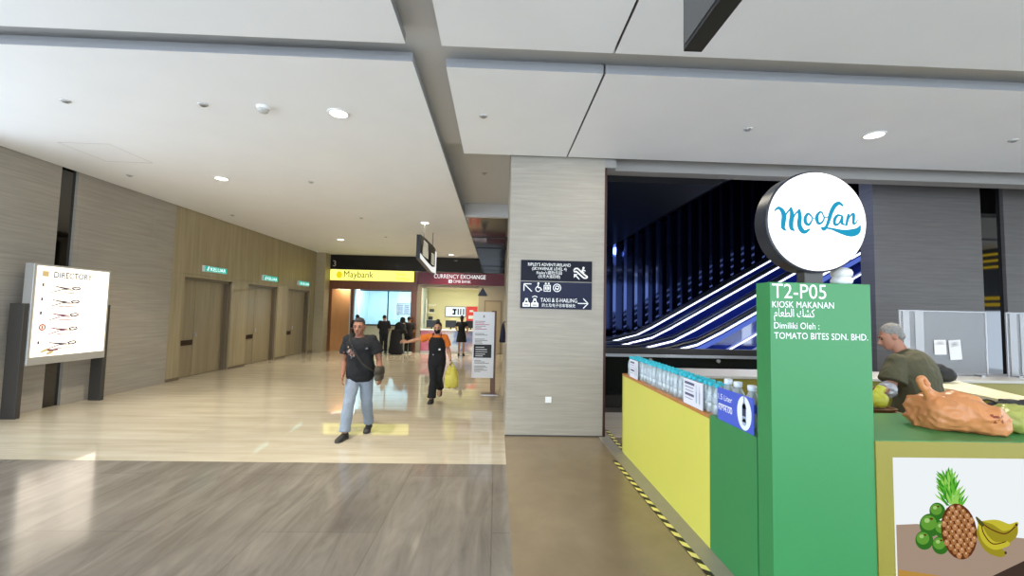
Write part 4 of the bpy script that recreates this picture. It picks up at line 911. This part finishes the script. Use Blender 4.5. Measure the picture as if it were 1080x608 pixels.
obj('strap', MB().tube(spline([(3.62, 3.14, 1.14), (3.58, 3.10, 1.20), (3.66, 3.09, 1.235), (3.76, 3.1, 1.20), (3.8, 3.12, 1.16)], 4), .006, 6), pbr('black_fabric', '#17171a', .7), bag)
mb = MB(); mb.ball((5.52, 5.12, 1.16), .13, .1, .09); mb.ball((5.43, 5.08, 1.22), .07, .06, .07)
mb.tube([(5.4, 5.1, 1.13), (5.32, 5.05, 1.11)], [.05, .04], 10)
b = fused(mb, .012, 2, .012, 10)
for v in b.v: v.z = max(v.z, 1.077 if v.y > 5.27 else 1.067)
tag(obj('black_bag', b, pbr('black_fabric', '#17171a', .7), smooth='all'), 'small crumpled black bag on the kiosk counter by the elbow of the man in olive', 'bag')

# ------------------------------------------------------------------ people
def V(p): return Vector(p)
TORSO = [(-.20, .10, .085), (-.12, .145, .11), (0.0, .160, .118), (.14, .152, .108), (.30, .140, .100), (.48, .150, .108), (.66, .168, .116), (.82, .168, .106), (.92, .13, .088), (.985, .075, .066), (1.06, .056, .058)]
def frame_at(J, t):
    P, C, N = V(J['pelvis']), V(J['chest']), V(J['neck'])
    def at(t):
        a, b = P, N; c = C * 2 - (P + N) * .5
        return a * (1 - t) ** 2 + c * 2 * t * (1 - t) + b * t * t
    p = at(t); d = (at(t + .01) - at(t - .01)).normalized()
    lat = (V(J['hl']) - V(J['hr'])).normalized().lerp((V(J['sl']) - V(J['sr'])).normalized(), min(1, max(0, t)))
    lat = (lat - d * lat.dot(d)).normalized(); fw = lat.cross(d).normalized()
    return p, lat, fw, d
def torso(mb, J, g, inflate, t0, t1, extra=None):
    rs = []
    ts = sorted(set([t0, t1] + [t for t, _, _ in TORSO if t0 < t < t1]))
    for t in ts:
        for (a, ax, ay), (b, bx, by) in zip(TORSO, TORSO[1:]):
            if a <= t <= b:
                k = (t - a) / (b - a); rx, ry = ax + (bx - ax) * k, ay + (by - ay) * k; break
        p, lat, fw, d = frame_at(J, t); e = inflate + (extra(t) if extra else 0)
        rs.append(mb.ering(p, lat * (rx * g + e), fw * (ry * g + e), 22, .85))
    mb.rings(rs)
def limb(mb, pts, rad, n=12):
    P = [V(p) for p in pts]; mb.tube(P, rad, n)
    for p, r in zip(P, rad): mb.ball(p, r * .99, n=10)
def seg(a, b, *ks): return [V(a).lerp(V(b), k) for k in ks]
def hand(mb, w, d, pn, th, s=1.0, curl=.45, spread=.08):
    """palm, four unequal bent fingers and a side thumb; d towards the knuckles, pn palm side, th thumb side"""
    w, d, pn = V(w), V(d).normalized(), V(pn); pn = (pn - d * pn.dot(d)).normalized(); sd = d.cross(pn).normalized()
    if sd.dot(V(th)) < 0: sd = -sd
    rs = [mb.ering(w + d * l * s, sd * a * s, pn * b * s, 12, .8) for l, a, b in ((-.015, .026, .020), (.02, .032, .017), (.06, .041, .016), (.088, .041, .013))]; mb.rings(rs)
    for k, (off, ln) in enumerate(((.030, .070), (.010, .080), (-.010, .074), (-.029, .058))):
        p = w + (d * .082 + sd * off) * s; dd = (d + sd * spread * (1.2 - k * .8)).normalized(); pts = [p]
        for j, q in enumerate((.45, .32, .26)):
            a = curl * (.6 + j * .45); dd = (Matrix.Rotation(0, 3, 'X') @ (dd * math.cos(a) + pn * math.sin(a))).normalized()
            p = p + dd * ln * q * s; pts.append(p)
        mb.tube(pts, [.0098 * s, .0092 * s, .0085 * s, .007 * s], 8); mb.ball(pts[-1], .0075 * s, n=8)
    p = w + (d * .022 + sd * .026) * s; q = p + (d * .6 + sd * .75 + pn * .25).normalized() * .036 * s; r = q + (d * .85 + sd * .3 + pn * .4).normalized() * .03 * s
    mb.tube([p, q, r], [.015 * s, .012 * s, .009 * s], 8); mb.ball(r, .0092 * s, n=8)
def head_axes(J):
    f = V(J['face']).normalized(); u = V(J.get('crown', (0, 0, 1))); u = (u - f * u.dot(f)).normalized(); return f.cross(u), f, u
def head(mb, J, k=1.0):
    c = V(J['head']); r, f, u = head_axes(J); q = lambda a, b, h: c + (r * a + f * b + u * h) * k
    rot = Matrix((r, f, u)).transposed()
    mb.ball(q(0, -.012, .028), .075 * k, .094 * k, .087 * k, 20, rot=rot)
    mb.rings([mb.ering(q(0, b, h), r * a * k, f * l * k, 18, .9) for h, b, a, l in ((.04, .010, .071, .080), (-.01, .018, .068, .074), (-.045, .024, .062, .067), (-.075, .030, .052, .058), (-.10, .038, .036, .046), (-.116, .048, .018, .026))])
    mb.tube([q(0, .088, .012), q(0, .098, -.01), q(0, .112, -.03), q(0, .098, -.042)], [.008 * k, .011 * k, .016 * k, .012 * k], 8)
    for s in (-1, 1):
        mb.ball(q(.075 * s, -.012, -.008), .011 * k, .020 * k, .032 * k, 10, rot=rot)
        mb.ball(q(.034 * s, .078, .024), .024 * k, .012 * k, .009 * k, 10, rot=rot)
    mb.ball(q(0, .086, -.066), .026 * k, .012 * k, .012 * k, 10, rot=rot)
    n = V(J['neck']); mb.tube([n - u * .04, n.lerp(c, .45), q(0, -.015, -.02)], [.064 * k, .054 * k, .055 * k], 14)
def face_parts(t, J, k=1.0, mouth=True, brow='#241a16'):
    c = V(J['head']); r, f, u = head_axes(J); q = lambda a, b, h: c + (r * a + f * b + u * h) * k; rot = Matrix((r, f, u)).transposed()
    for s in (-1, 1):
        obj('eye', MB().ball(q(.032 * s, .083, .004), .013 * k, .008 * k, .007 * k, 10, rot=rot), pbr('eye_dark', '#1d1512', .2), t, smooth='all', local=True)
        obj('eyebrow', MB().tube([q(.016 * s, .094, .022), q(.034 * s, .091, .028), q(.052 * s, .078, .022)], [.004 * k, .005 * k, .003 * k], 6), pbr('brow' + brow, brow, .8), t, smooth='all', local=True)
    if mouth: obj('lips', MB().ball(q(0, .096, -.064), .022 * k, .006 * k, .007 * k, 10, rot=rot), pbr('lips', '#7d4a40', .5), t, smooth='all', local=True)
def shoe(mb, a, toe, L=.27, h=.085, sole=.0):
    """shoe under ankle a, pointing along toe (3-D direction)"""
    a, d = V(a), V(toe).normalized(); s = d.cross(Vector((0, 0, 1))).normalized(); n = s.cross(d).normalized()
    heel = a - d * .075 - n * h * .0
    rs = [mb.ering(heel + d * l * L + n * (hh * .5 - .085), s * wd, n * hh * .5, 14, .75) for l, wd, hh in ((0, .022, .05), (.04, .034, .085), (.25, .037, .105), (.45, .040, .085), (.7, .047, .062), (.88, .042, .05), (.97, .028, .038), (1.0, .012, .025))]
    mb.rings(rs)
def figure(t, J, skin, vox=.007, g=1.0, hk=1.0, hands=True, curl=.45):
    """the bare body as one continuous surface"""
    mb = MB(); torso(mb, J, g, -.004, -.2, 1.06); head(mb, J, hk)
    for s in 'lr':
        S, E, W = J['s' + s], J['e' + s], J['w' + s]; P = [S] + seg(S, E, .35, .75) + [E] + seg(E, W, .3, .7) + [W]
        limb(mb, P, [x * g for x in (.052, .050, .043, .039, .041, .033, .026)])
        Hh, K, A = J['h' + s], J['k' + s], J['a' + s]; P = [Hh] + seg(Hh, K, .35, .75) + [K] + seg(K, A, .3, .7) + [A]
        limb(mb, P, [x * g for x in (.088, .082, .062, .052, .054, .042, .034)])
        if hands:
            d = V(J.get('hd' + s) or (V(W) - V(E)).normalized()); hand(mb, W, d, J['hp' + s], J['ht' + s], .95 * (g * .5 + .5), J.get('curl' + s, curl))
        T = V(J['t' + s]).normalized(); mb.tube([V(A), V(A) + T * .05 + Vector((0, 0, -.045)), V(A) + T * .14 + Vector((0, 0, -.065))], [.034, .032, .022], 8)
    return obj('body', fused(mb, vox, 2), skin, t, smooth='all', local=True)
def shirt(t, J, mat, name='shirt', hem=-.16, g=1.0, sleeve=.62, infl=.02, vox=.008, wr=.006, flare=.012, slr=(.066, .076, .080), top=.985, belly=0.0):
    mb = MB(); torso(mb, J, g, infl, hem, top, lambda t: flare * max(0, .4 - t) * 2 + belly * math.exp(-((t - .25) / .25) ** 2))
    for s in 'lr':
        S, E = V(J['s' + s]), V(J['e' + s]); c = frame_at(J, .86)[0]; P = [S.lerp(c, .45), S] + seg(S, E, sleeve * .5, sleeve)
        mb.tube(P, [.075 * g] + [x * g for x in slr], 14); mb.ball(S, slr[0] * g, n=12)
    return obj(name, fused(mb, vox, 3, wr, 9), mat, t, smooth='all', local=True)
def trousers(t, J, mat, name='trousers', g=1.0, rad=(.108, .098, .082, .075, .074, .072, .074), waist=-.02, vox=.008, wr=.006, down=1.0, infl=.014):
    mb = MB(); torso(mb, J, g, infl, -.2, waist)
    for s in 'lr':
        Hh, K, A = J['h' + s], J['k' + s], J['a' + s]; A = V(K).lerp(V(A), down); P = [Hh] + seg(Hh, K, .35, .75) + [K] + seg(K, A, .3, .7) + [A]
        mb.tube(P, [x * g for x in rad], 14); mb.ball(K, rad[3] * g * .98, n=12); mb.ball(Hh, rad[0] * g * .98, n=12)
    return obj(name, fused(mb, vox, 3, wr, 8), mat, t, smooth='all', local=True)
def shoes(t, J, mat, L=.27, sole=None, vox=.006):
    for s in 'lr':
        mb = MB(); shoe(mb, J['a' + s], J['t' + s], L); sh = obj('shoe', fused(mb, vox, 2), mat, t, smooth='all', local=True)
        if sole:
            a, d = V(J['a' + s]), V(J['t' + s]).normalized(); sd = d.cross(Vector((0, 0, 1))).normalized(); n = sd.cross(d).normalized(); h0 = a - d * .078 - n * .085
            sm = MB(); sm.rings([[h0 + d * l * L + sd * w_ * q + n * hz for l, w_, q in [(x, y, 1) for x, y in ((0, .02), (.05, .038), (.3, .038), (.7, .05), (.9, .044), (1.02, .012))] + [(x, y, -1) for x, y in ((1.02, .012), (.9, .044), (.7, .05), (.3, .038), (.05, .038), (0, .02))]] for hz in (0, .016)])
            obj('sole', sm, sole, sh, local=True)
def hair(t, J, mat, k=1.0, parts=(), vox=.008, wr=.004, size=(.0795, .092, .083), at=(0, -.026, .047)):
    c = V(J['head']); r, f, u = head_axes(J); q = lambda a, b, h: c + (r * a + f * b + u * h) * k; rot = Matrix((r, f, u)).transposed(); mb = MB()
    mb.ball(q(*at), size[0] * k, size[1] * k, size[2] * k, 18, rot=rot)
    for a, b, h, x, y, z in parts: mb.ball(q(a, b, h), x * k, y * k, z * k, 14, rot=rot)
    return obj('hair', fused(mb, vox, 2, wr, 30), mat, t, smooth='all', local=True)
SKIN = pbr('skin_tan', '#8a5c46', .5, var=.04, vscale=(20, 20, 20)); SKIN2 = pbr('skin_light', '#b98768', .5, var=.04, vscale=(20, 20, 20)); SKIN3 = pbr('skin_ruddy', '#a5735c', .5)
M_tee = pbr('black_cotton', '#0d0d0f', .85, bump=.1, vscale=(40, 40, 40)); M_denim = pbr('pale_denim', '#7f8893', .85, var=.1, vscale=(9, 9, 5), bump=.15)
M_shoe = pbr('shoe_charcoal', '#2b2a28', .6); M_sole = pbr('shoe_sole', '#4a4640', .7)

def man_walking():
    t = thing('person', 'man walking in black T-shirt and pale blue jeans with a bag across his chest', 'person', (-1.955, 6.3, 0))
    J = dict(pelvis=(0, .02, .885), chest=(-.005, .0, 1.18), neck=(-.015, -.035, 1.415), head=(-.018, -.075, 1.555), face=(.05, -1, -.10), crown=(0, 0, 1),
             sr=(-.185, -.01, 1.365), sl=(.165, -.02, 1.375), er=(-.235, .03, 1.085), el=(.255, .03, 1.10), wr=(-.215, -.09, .855), wl=(.305, -.06, .875),
             hpr=(.9, .2, 0), htr=(0, -1, 0), hpl=(-.9, .2, 0), htl=(0, -1, 0),
             hr=(-.085, .01, .865), hl=(.085, .03, .865), kr=(-.095, -.14, .475), kl=(.095, .06, .47), ar=(-.115, -.20, .085), al=(.085, .25, .115), tr=(-.18, -1, .02), tl=(.06, -1, -.20))
    figure(t, J, SKIN, .0058); face_parts(t, J)
    shirt(t, J, M_tee, 't_shirt', hem=-.17, infl=.026, sleeve=.72, slr=(.07, .085, .092), belly=.014)
    trousers(t, J, M_denim, 'jeans', rad=(.104, .097, .082, .076, .075, .072, .074), wr=.008, down=.95)
    shoes(t, J, M_shoe, .28, M_sole)
    hair(t, J, pbr('hair_dark_grey', '#2e2a28', .8, var=.3, vscale=(60, 60, 60)), parts=((0, .03, .096, .055, .045, .026),))
    # bag strap and print on the shirt
    pts = [(-.10, .10, 1.40), (-.135, .01, 1.445), (-.115, -.115, 1.36), (-.03, -.165, 1.20), (.09, -.172, 1.04), (.19, -.12, .95), (.24, -.02, .90)]
    b = thing('shoulder_bag', 'dark olive shoulder bag hanging at the hip of the man in jeans', 'bag', (-1.72, 6.27, .80))
    W = Matrix.Translation(t.location)
    mb = MB(); mb.tube([W @ V(p) for p in spline(pts + [(.20, .09, .96), (.05, .17, 1.12), (-.07, .15, 1.33), (-.10, .10, 1.40)], 5)], .022, 8, flat=.3, ref=(0, -1, 0))
    obj('strap', mb, pbr('bag_strap', '#1d1c1a', .7), b)
    mb = MB(); mb.rings([mb.ering((-1.665, 6.26, z), (a, 0, 0), (0, b_, 0), 18, .6) for z, a, b_ in ((.795, .035, .09), (.81, .05, .115), (.90, .055, .12), (.97, .045, .115), (.985, .03, .10))])
    bb = obj('bag_body', fused(mb, .008, 2, .004, 12), pbr('bag_olive', '#4a4131', .8), b, smooth='all')
    obj('flap', MB().rings([MB().ering((-1.665, 6.255, z), (a, 0, 0), (0, b_, 0), 18, .6) for z, a, b_ in ((.89, .062, .128), (.97, .054, .124), (.995, .03, .10))]), pbr('bag_flap', '#3a3327', .8), bb, smooth='all')
    tee = [o for o in t.children if o.name.startswith('t_shirt')][0]
    pr = MB(); rr = random.Random(2)
    for k in range(26):
        x, z = -.09 + rr.gauss(0, .03), 1.20 + rr.gauss(0, .045); yy = -.152 + abs(x + .02) * .12
        pr.ball((x, yy, z), rr.uniform(.006, .014), .004, rr.uniform(.008, .02), 8, m=k % 3)
    obj('printed_figure', pr, [pbr('print_tan', '#a08068', .7), pbr('print_grey', '#5b5a60', .7), pbr('print_red', '#7a3b30', .7)], tee, local=True, label='small tan and grey print')
    obj('chest_print', MB().box(.085, .14, -.135, -.128, 1.24, 1.262), pbr('print_grey', '#5b5a60', .7), tee, local=True)
man_walking()

def woman_walking():
    t = thing('person', 'woman walking in orange T-shirt, black dungarees and black face mask', 'person', (-1.17, 8.6, 0))
    J = dict(pelvis=(.005, .03, .83), chest=(.0, .0, 1.11), neck=(0, -.02, 1.335), head=(.005, -.05, 1.468), face=(-.05, -1, -.08), crown=(0, 0, 1),
             sr=(-.16, .0, 1.29), sl=(.15, -.01, 1.29), er=(-.37, -.06, 1.235), el=(.215, .04, 1.06), wr=(-.575, -.14, 1.185), wl=(.275, -.03, .865),
             hdr=(-.9, -.3, .15), hpr=(.1, -.9, -.5), htr=(-.3, 0, 1), curlr=.55, hpl=(-.9, .1, 0), htl=(0, -1, 0), curll=.95,
             hr=(-.075, .02, .81), hl=(.08, .03, .81), kr=(-.045, -.03, .445), kl=(.045, .02, .45), ar=(-.075, -.04, .085), al=(.035, .36, .24), tr=(-.12, -1, .0), tl=(0, -.55, -.8))
    figure(t, J, SKIN2, .006, g=.93, hk=.97); face_parts(t, J, .97, mouth=False)
    shirt(t, J, pbr('orange_cotton', '#d9742a', .85, bump=.1, vscale=(40, 40, 40)), 't_shirt', hem=.38, g=.95, infl=.016, sleeve=.78, slr=(.066, .076, .08))
    trousers(t, J, M_tee, 'dungarees', g=.95, rad=(.112, .104, .088, .08, .082, .084, .088), waist=.44, infl=.026, down=.96)
    bb = MB(); rows = []
    for t_, hw in ((.34, 1.25), (.45, 1.15), (.6, 1.0), (.75, .85), (.90, .72)):
        p, lat, fw, d = frame_at(J, t_)
        for (ta, ax, ay), (tb, bx_, by_) in zip(TORSO, TORSO[1:]):
            if ta <= t_ <= tb: q_ = (t_ - ta) / (tb - ta); rx, ry = ax + (bx_ - ax) * q_, ay + (by_ - ay) * q_
        for e, row in ((.038, []), (.016, [])):
            for i in range(9):
                a = (i / 8 - .5) * 2 * hw; row.append(p + lat * math.sin(a) * (rx * .95 + e) + fw * math.cos(a) * (ry * .95 + e))
            rows.append(row)
    loops = [rows[j * 2] + rows[j * 2 + 1][::-1] for j in range(5)]
    bb.rings(loops); bd = obj('bib', bb, M_tee, t, smooth=True, local=True)
    for s in (-1, 1): obj('strap', MB().tube([(s * .085, -.112, 1.27), (s * .082, -.09, 1.335), (s * .078, -.03, 1.362), (s * .072, .06, 1.33), (s * .05, .115, 1.2)], .018, 8, flat=.35, ref=(0, -1, 0)), M_tee, bd, local=True)
    obj('badge', MB().box(.05, .085, -.158, -.13, 1.04, 1.07), M_white, bd, local=True, label='small pale badge'); obj('pocket_mark', MB().ball((-.055, -.135, .95), .012, .006, .012, 10), M_steel, bd, local=True)
    c = V(J['head']); r, f, u = head_axes(J); q = lambda a, b, h: c + (r * a + f * b + u * h) * .97
    mk = MB(); mk.rings([mk.ering(q(0, b, h), r * a, f * l, 16, .85) for h, b, a, l in ((-.018, .03, .066, .076), (-.045, .036, .066, .078), (-.08, .036, .056, .068), (-.108, .04, .036, .05))])
    m_ = obj('face_mask', fused(mk, .006, 2), pbr('mask_black', '#121214', .8), t, smooth='all', local=True)
    obj('ear_loop', MB().tube([q(.064, .04, -.03), q(.08, -.01, .01)], .003, 6).tube([q(-.064, .04, -.03), q(-.08, -.01, .01)], .003, 6), pbr('mask_black', '#121214'), m_, local=True)
    hair(t, J, pbr('hair_black', '#151112', .6), .97, parts=((0, -.02, .145, .042, .042, .036), (0, -.07, .0, .065, .04, .07)))
    shoes(t, J, M_shoe, .25, M_sole)
    z0 = .30; bx, by = .305, -.03
    mb = MB(); mb.rings([mb.ering((-1.17 + bx, 8.6 + by, z), (a, 0, 0), (0, b, 0), 18, .75) for z, a, b in ((z0, .07, .05), (z0 + .02, .12, .085), (z0 + .14, .135, .10), (z0 + .28, .115, .085), (z0 + .36, .075, .055), (z0 + .40, .04, .035))])
    for s in (-1, 1): mb.tube([(-1.17 + bx + s * .05, 8.6 + by, z0 + .36), (-1.17 + bx + s * .028, 8.6 + by, z0 + .44), (-1.17 + bx - .012, 8.6 + by + .005, z0 + .505)], [.035, .018, .010], 8)
    tag(obj('plastic_bag', fused(mb, .010, 2, .016, 11), film('yellow_film', '#dccf5c', .35), smooth='all'), 'full yellow plastic bag hanging from the hand of the woman in orange', 'plastic bag')
woman_walking()

def man_kiosk():
    t = thing('person', 'grey-haired man in olive polo shirt working inside the kiosk, seen from behind', 'person', (4.05, 4.05, 0.0), R(203))
    # local frame: he faces -Y before turning; +X is his left hand side
    J = dict(pelvis=(0, .03, .93), chest=(0, .04, 1.23), neck=(.01, -.06, 1.485), head=(.04, -.145, 1.645), face=(.62, -.72, -.38), crown=(.15, -.30, 1),
             sr=(-.205, -.01, 1.40), sl=(.205, -.03, 1.41), er=(-.30, -.08, 1.13), el=(.31, -.04, 1.17), wr=(-.24, -.30, 1.10), wl=(.50, -.04, 1.15),
             hpr=(.5, 0, -.8), htr=(1, 0, 0), hdr=(.2, -1, -.2), hpl=(0, 0, -1), htl=(-.5, -1, 0), hdl=(.9, -.2, -.5), curll=.6,
             hr=(-.09, .03, .91), hl=(.09, .03, .91), kr=(-.10, .0, .49), kl=(.10, .0, .49), ar=(-.11, .05, .085), al=(.11, .05, .085), tr=(-.1, -1, 0), tl=(.1, -1, 0))
    figure(t, J, SKIN3, .0065, g=1.08, hk=1.0); face_parts(t, J)
    M = pbr('olive_cotton', '#4f4b36', .85, bump=.1, vscale=(40, 40, 40))
    s = shirt(t, J, M, 'polo_shirt', hem=-.12, g=1.12, infl=.028, sleeve=.75, slr=(.074, .088, .094), belly=.02, wr=.008)
    p, lat, fw, d = frame_at(J, .985)
    cl = MB(); rs = [cl.ering(p + d * h, lat * a, fw * b, 20) for h, a, b in ((-.02, .095, .085), (.03, .078, .074), (.033, .07, .066), (-.015, .08, .07))]; cl.rings(rs, caps=False)
    obj('collar', cl, M, s, smooth='all', local=True)
    trousers(t, J, pbr('navy_cotton', '#171a28', .85), g=1.1)
    shoes(t, J, M_shoe, .28, M_sole)
    hair(t, J, pbr('hair_grey', '#827e79', .75, var=.25, vscale=(60, 60, 60)), 1.02, parts=((0, -.065, -.01, .07, .045, .055),))
    W_, E_ = V(J['wl']), V(J['el'])
    sl_ = MB(); a, b = E_.lerp(W_, .15), E_.lerp(W_, .62)
    sl_.tube([a, a.lerp(b, .35), a.lerp(b, .7), b], [.058, .072, .066, .052], 12)
    obj('plastic_sleeve', fused(sl_, .008, 2, .014, 14), sheer('clear_film', '#f0f2f6', .35, .15, body='#b9bcc6', rough=.2), t, smooth='all', local=True, label='crumpled clear plastic sleeve')
man_kiosk()

STAND = dict(pelvis=(0, .02, .90), chest=(0, .02, 1.17), neck=(0, -.01, 1.40), head=(0, -.03, 1.535), face=(0, -1, -.1), crown=(0, 0, 1), sr=(-.18, 0, 1.355), sl=(.18, 0, 1.355), er=(-.24, .0, 1.09), el=(.24, .0, 1.09),
             wr=(-.20, -.2, 1.02), wl=(.20, -.2, 1.02), hpr=(.3, 0, -.9), htr=(.8, 0, .3), hpl=(-.3, 0, -.9), htl=(-.8, 0, .3), hr=(-.085, .02, .88), hl=(.085, .02, .88), kr=(-.09, .0, .48), kl=(.09, .0, .48), ar=(-.095, .04, .085), al=(.095, .04, .085), tr=(-.15, -1, 0), tl=(.15, -1, 0))
def bystander(label, loc, rz, top, low, hairmat, skin=SKIN2, k=1.0, g=1.0, hood=False, robe=None, skirt=False, bare=False, white=False, bun=(), bend=0):
    t = thing('person', label, 'person', loc, rz); J = {a: (tuple(x * k for x in b) if isinstance(b, tuple) and a[0] in 'pcnhsewka' and a not in ('crown',) and not a.startswith(('hp', 'ht')) else b) for a, b in STAND.items()}
    if bend:
        for a in ('chest', 'neck', 'head', 'sr', 'sl', 'er', 'el', 'wr', 'wl'):
            x, y, z = J[a]; p = J['pelvis'][2]; h = z - p; J[a] = (x, y - math.sin(bend) * h, p + math.cos(bend) * h)
    figure(t, J, skin, .010, g); face_parts(t, J)
    if robe:
        mb = MB(); torso(mb, J, g, .05, -.1, .98)
        p = V(J['pelvis']); mb.rings([mb.ering((p.x, p.y + (.04 if bend else 0), z), (a, 0, 0), (0, b, 0), 20) for z, a, b in ((.03, .34, .28), (.4, .30, .25), (.8, .25, .21), (1.0, .22, .18))])
        for s in 'lr': mb.tube([J['s' + s]] + seg(J['s' + s], J['e' + s], .5) + [J['e' + s], J['w' + s]], [.085, .10, .11, .12], 12)
        obj('robe', fused(mb, .014, 3, .012, 6), robe, t, smooth='all', local=True)
    else:
        shirt(t, J, top, 'jacket', hem=-.15, g=g, infl=.03, sleeve=1.0, slr=(.075, .075, .065), vox=.012) if not skirt else shirt(t, J, top, 'dress_top', hem=-.1, g=g * .95, infl=.015, sleeve=.5, vox=.012)
        if skirt:
            mb = MB(); mb.rings([mb.ering((0, .02, z), (a, 0, 0), (0, b, 0), 20) for z, a, b in ((.56, .215, .17), (.75, .195, .16), (.95, .155, .125), (1.02, .14, .11))])
            obj('skirt', fused(mb, .012, 2, .006, 7), low, t, smooth='all', local=True)
        else: trousers(t, J, low, g=g, vox=.012)
    if hood:
        c = V(J['head']); mb = MB(); mb.ball(c + Vector((0, .03, .02)), .105, .115, .125, 14); mb.rings([mb.ering(c + Vector((0, .03, h)), (a, 0, 0), (0, b, 0), 16) for h, a, b in ((-.30, .19, .15), (-.2, .17, .13), (-.08, .11, .11), (.02, .10, .11))])
        obj('headscarf', fused(mb, .010, 3, .006, 9), robe, t, smooth='all', local=True)
    else: hair(t, J, hairmat, 1.03, parts=bun, vox=.010)
    shoes(t, J, M_white if white else M_shoe, .26, None, .009)
HB = pbr('hair_black', '#151112', .6); DK = pbr('dark_jacket', '#17181d', .85); DK2 = pbr('dark_trousers', '#1b1b20', .85); LONG = ((0, -.075, -.10, .075, .04, .13), (0, -.08, -.22, .07, .035, .08))
bystander('person in dark clothes with long hair behind the walking man at the bank', (-5.83, 18.15, 0), R(172), DK, DK2, HB, k=.95, bun=LONG)
bystander('person in a dark jacket standing with back turned before the bank counter', (-4.75, 18.3, 0), R(185), DK, DK2, HB, k=.95)
bystander('person in a black robe and headscarf bending forward at the bank front', (-4.08, 17.9, 0), R(135), None, None, HB, k=.93, g=1.1, hood=True, robe=pbr('black_robe', '#121216', .85), bend=.38)
bystander('person in dark clothes and pale shoes beside the wooden post of the bank', (-3.72, 18.35, 0), R(180), pbr('brown_black_jacket', '#231d1c', .85), DK2, HB, k=.92, white=True)
bystander('woman in short black dress with bare legs at the currency exchange counter', (-1.43, 17.75, 0), R(178), pbr('black_dress', '#121215', .85), pbr('black_dress', '#121215', .85), HB, k=.99, g=.92, skirt=True, bun=((0, -.08, -.04, .05, .05, .09), (0, -.05, .11, .04, .04, .03)))
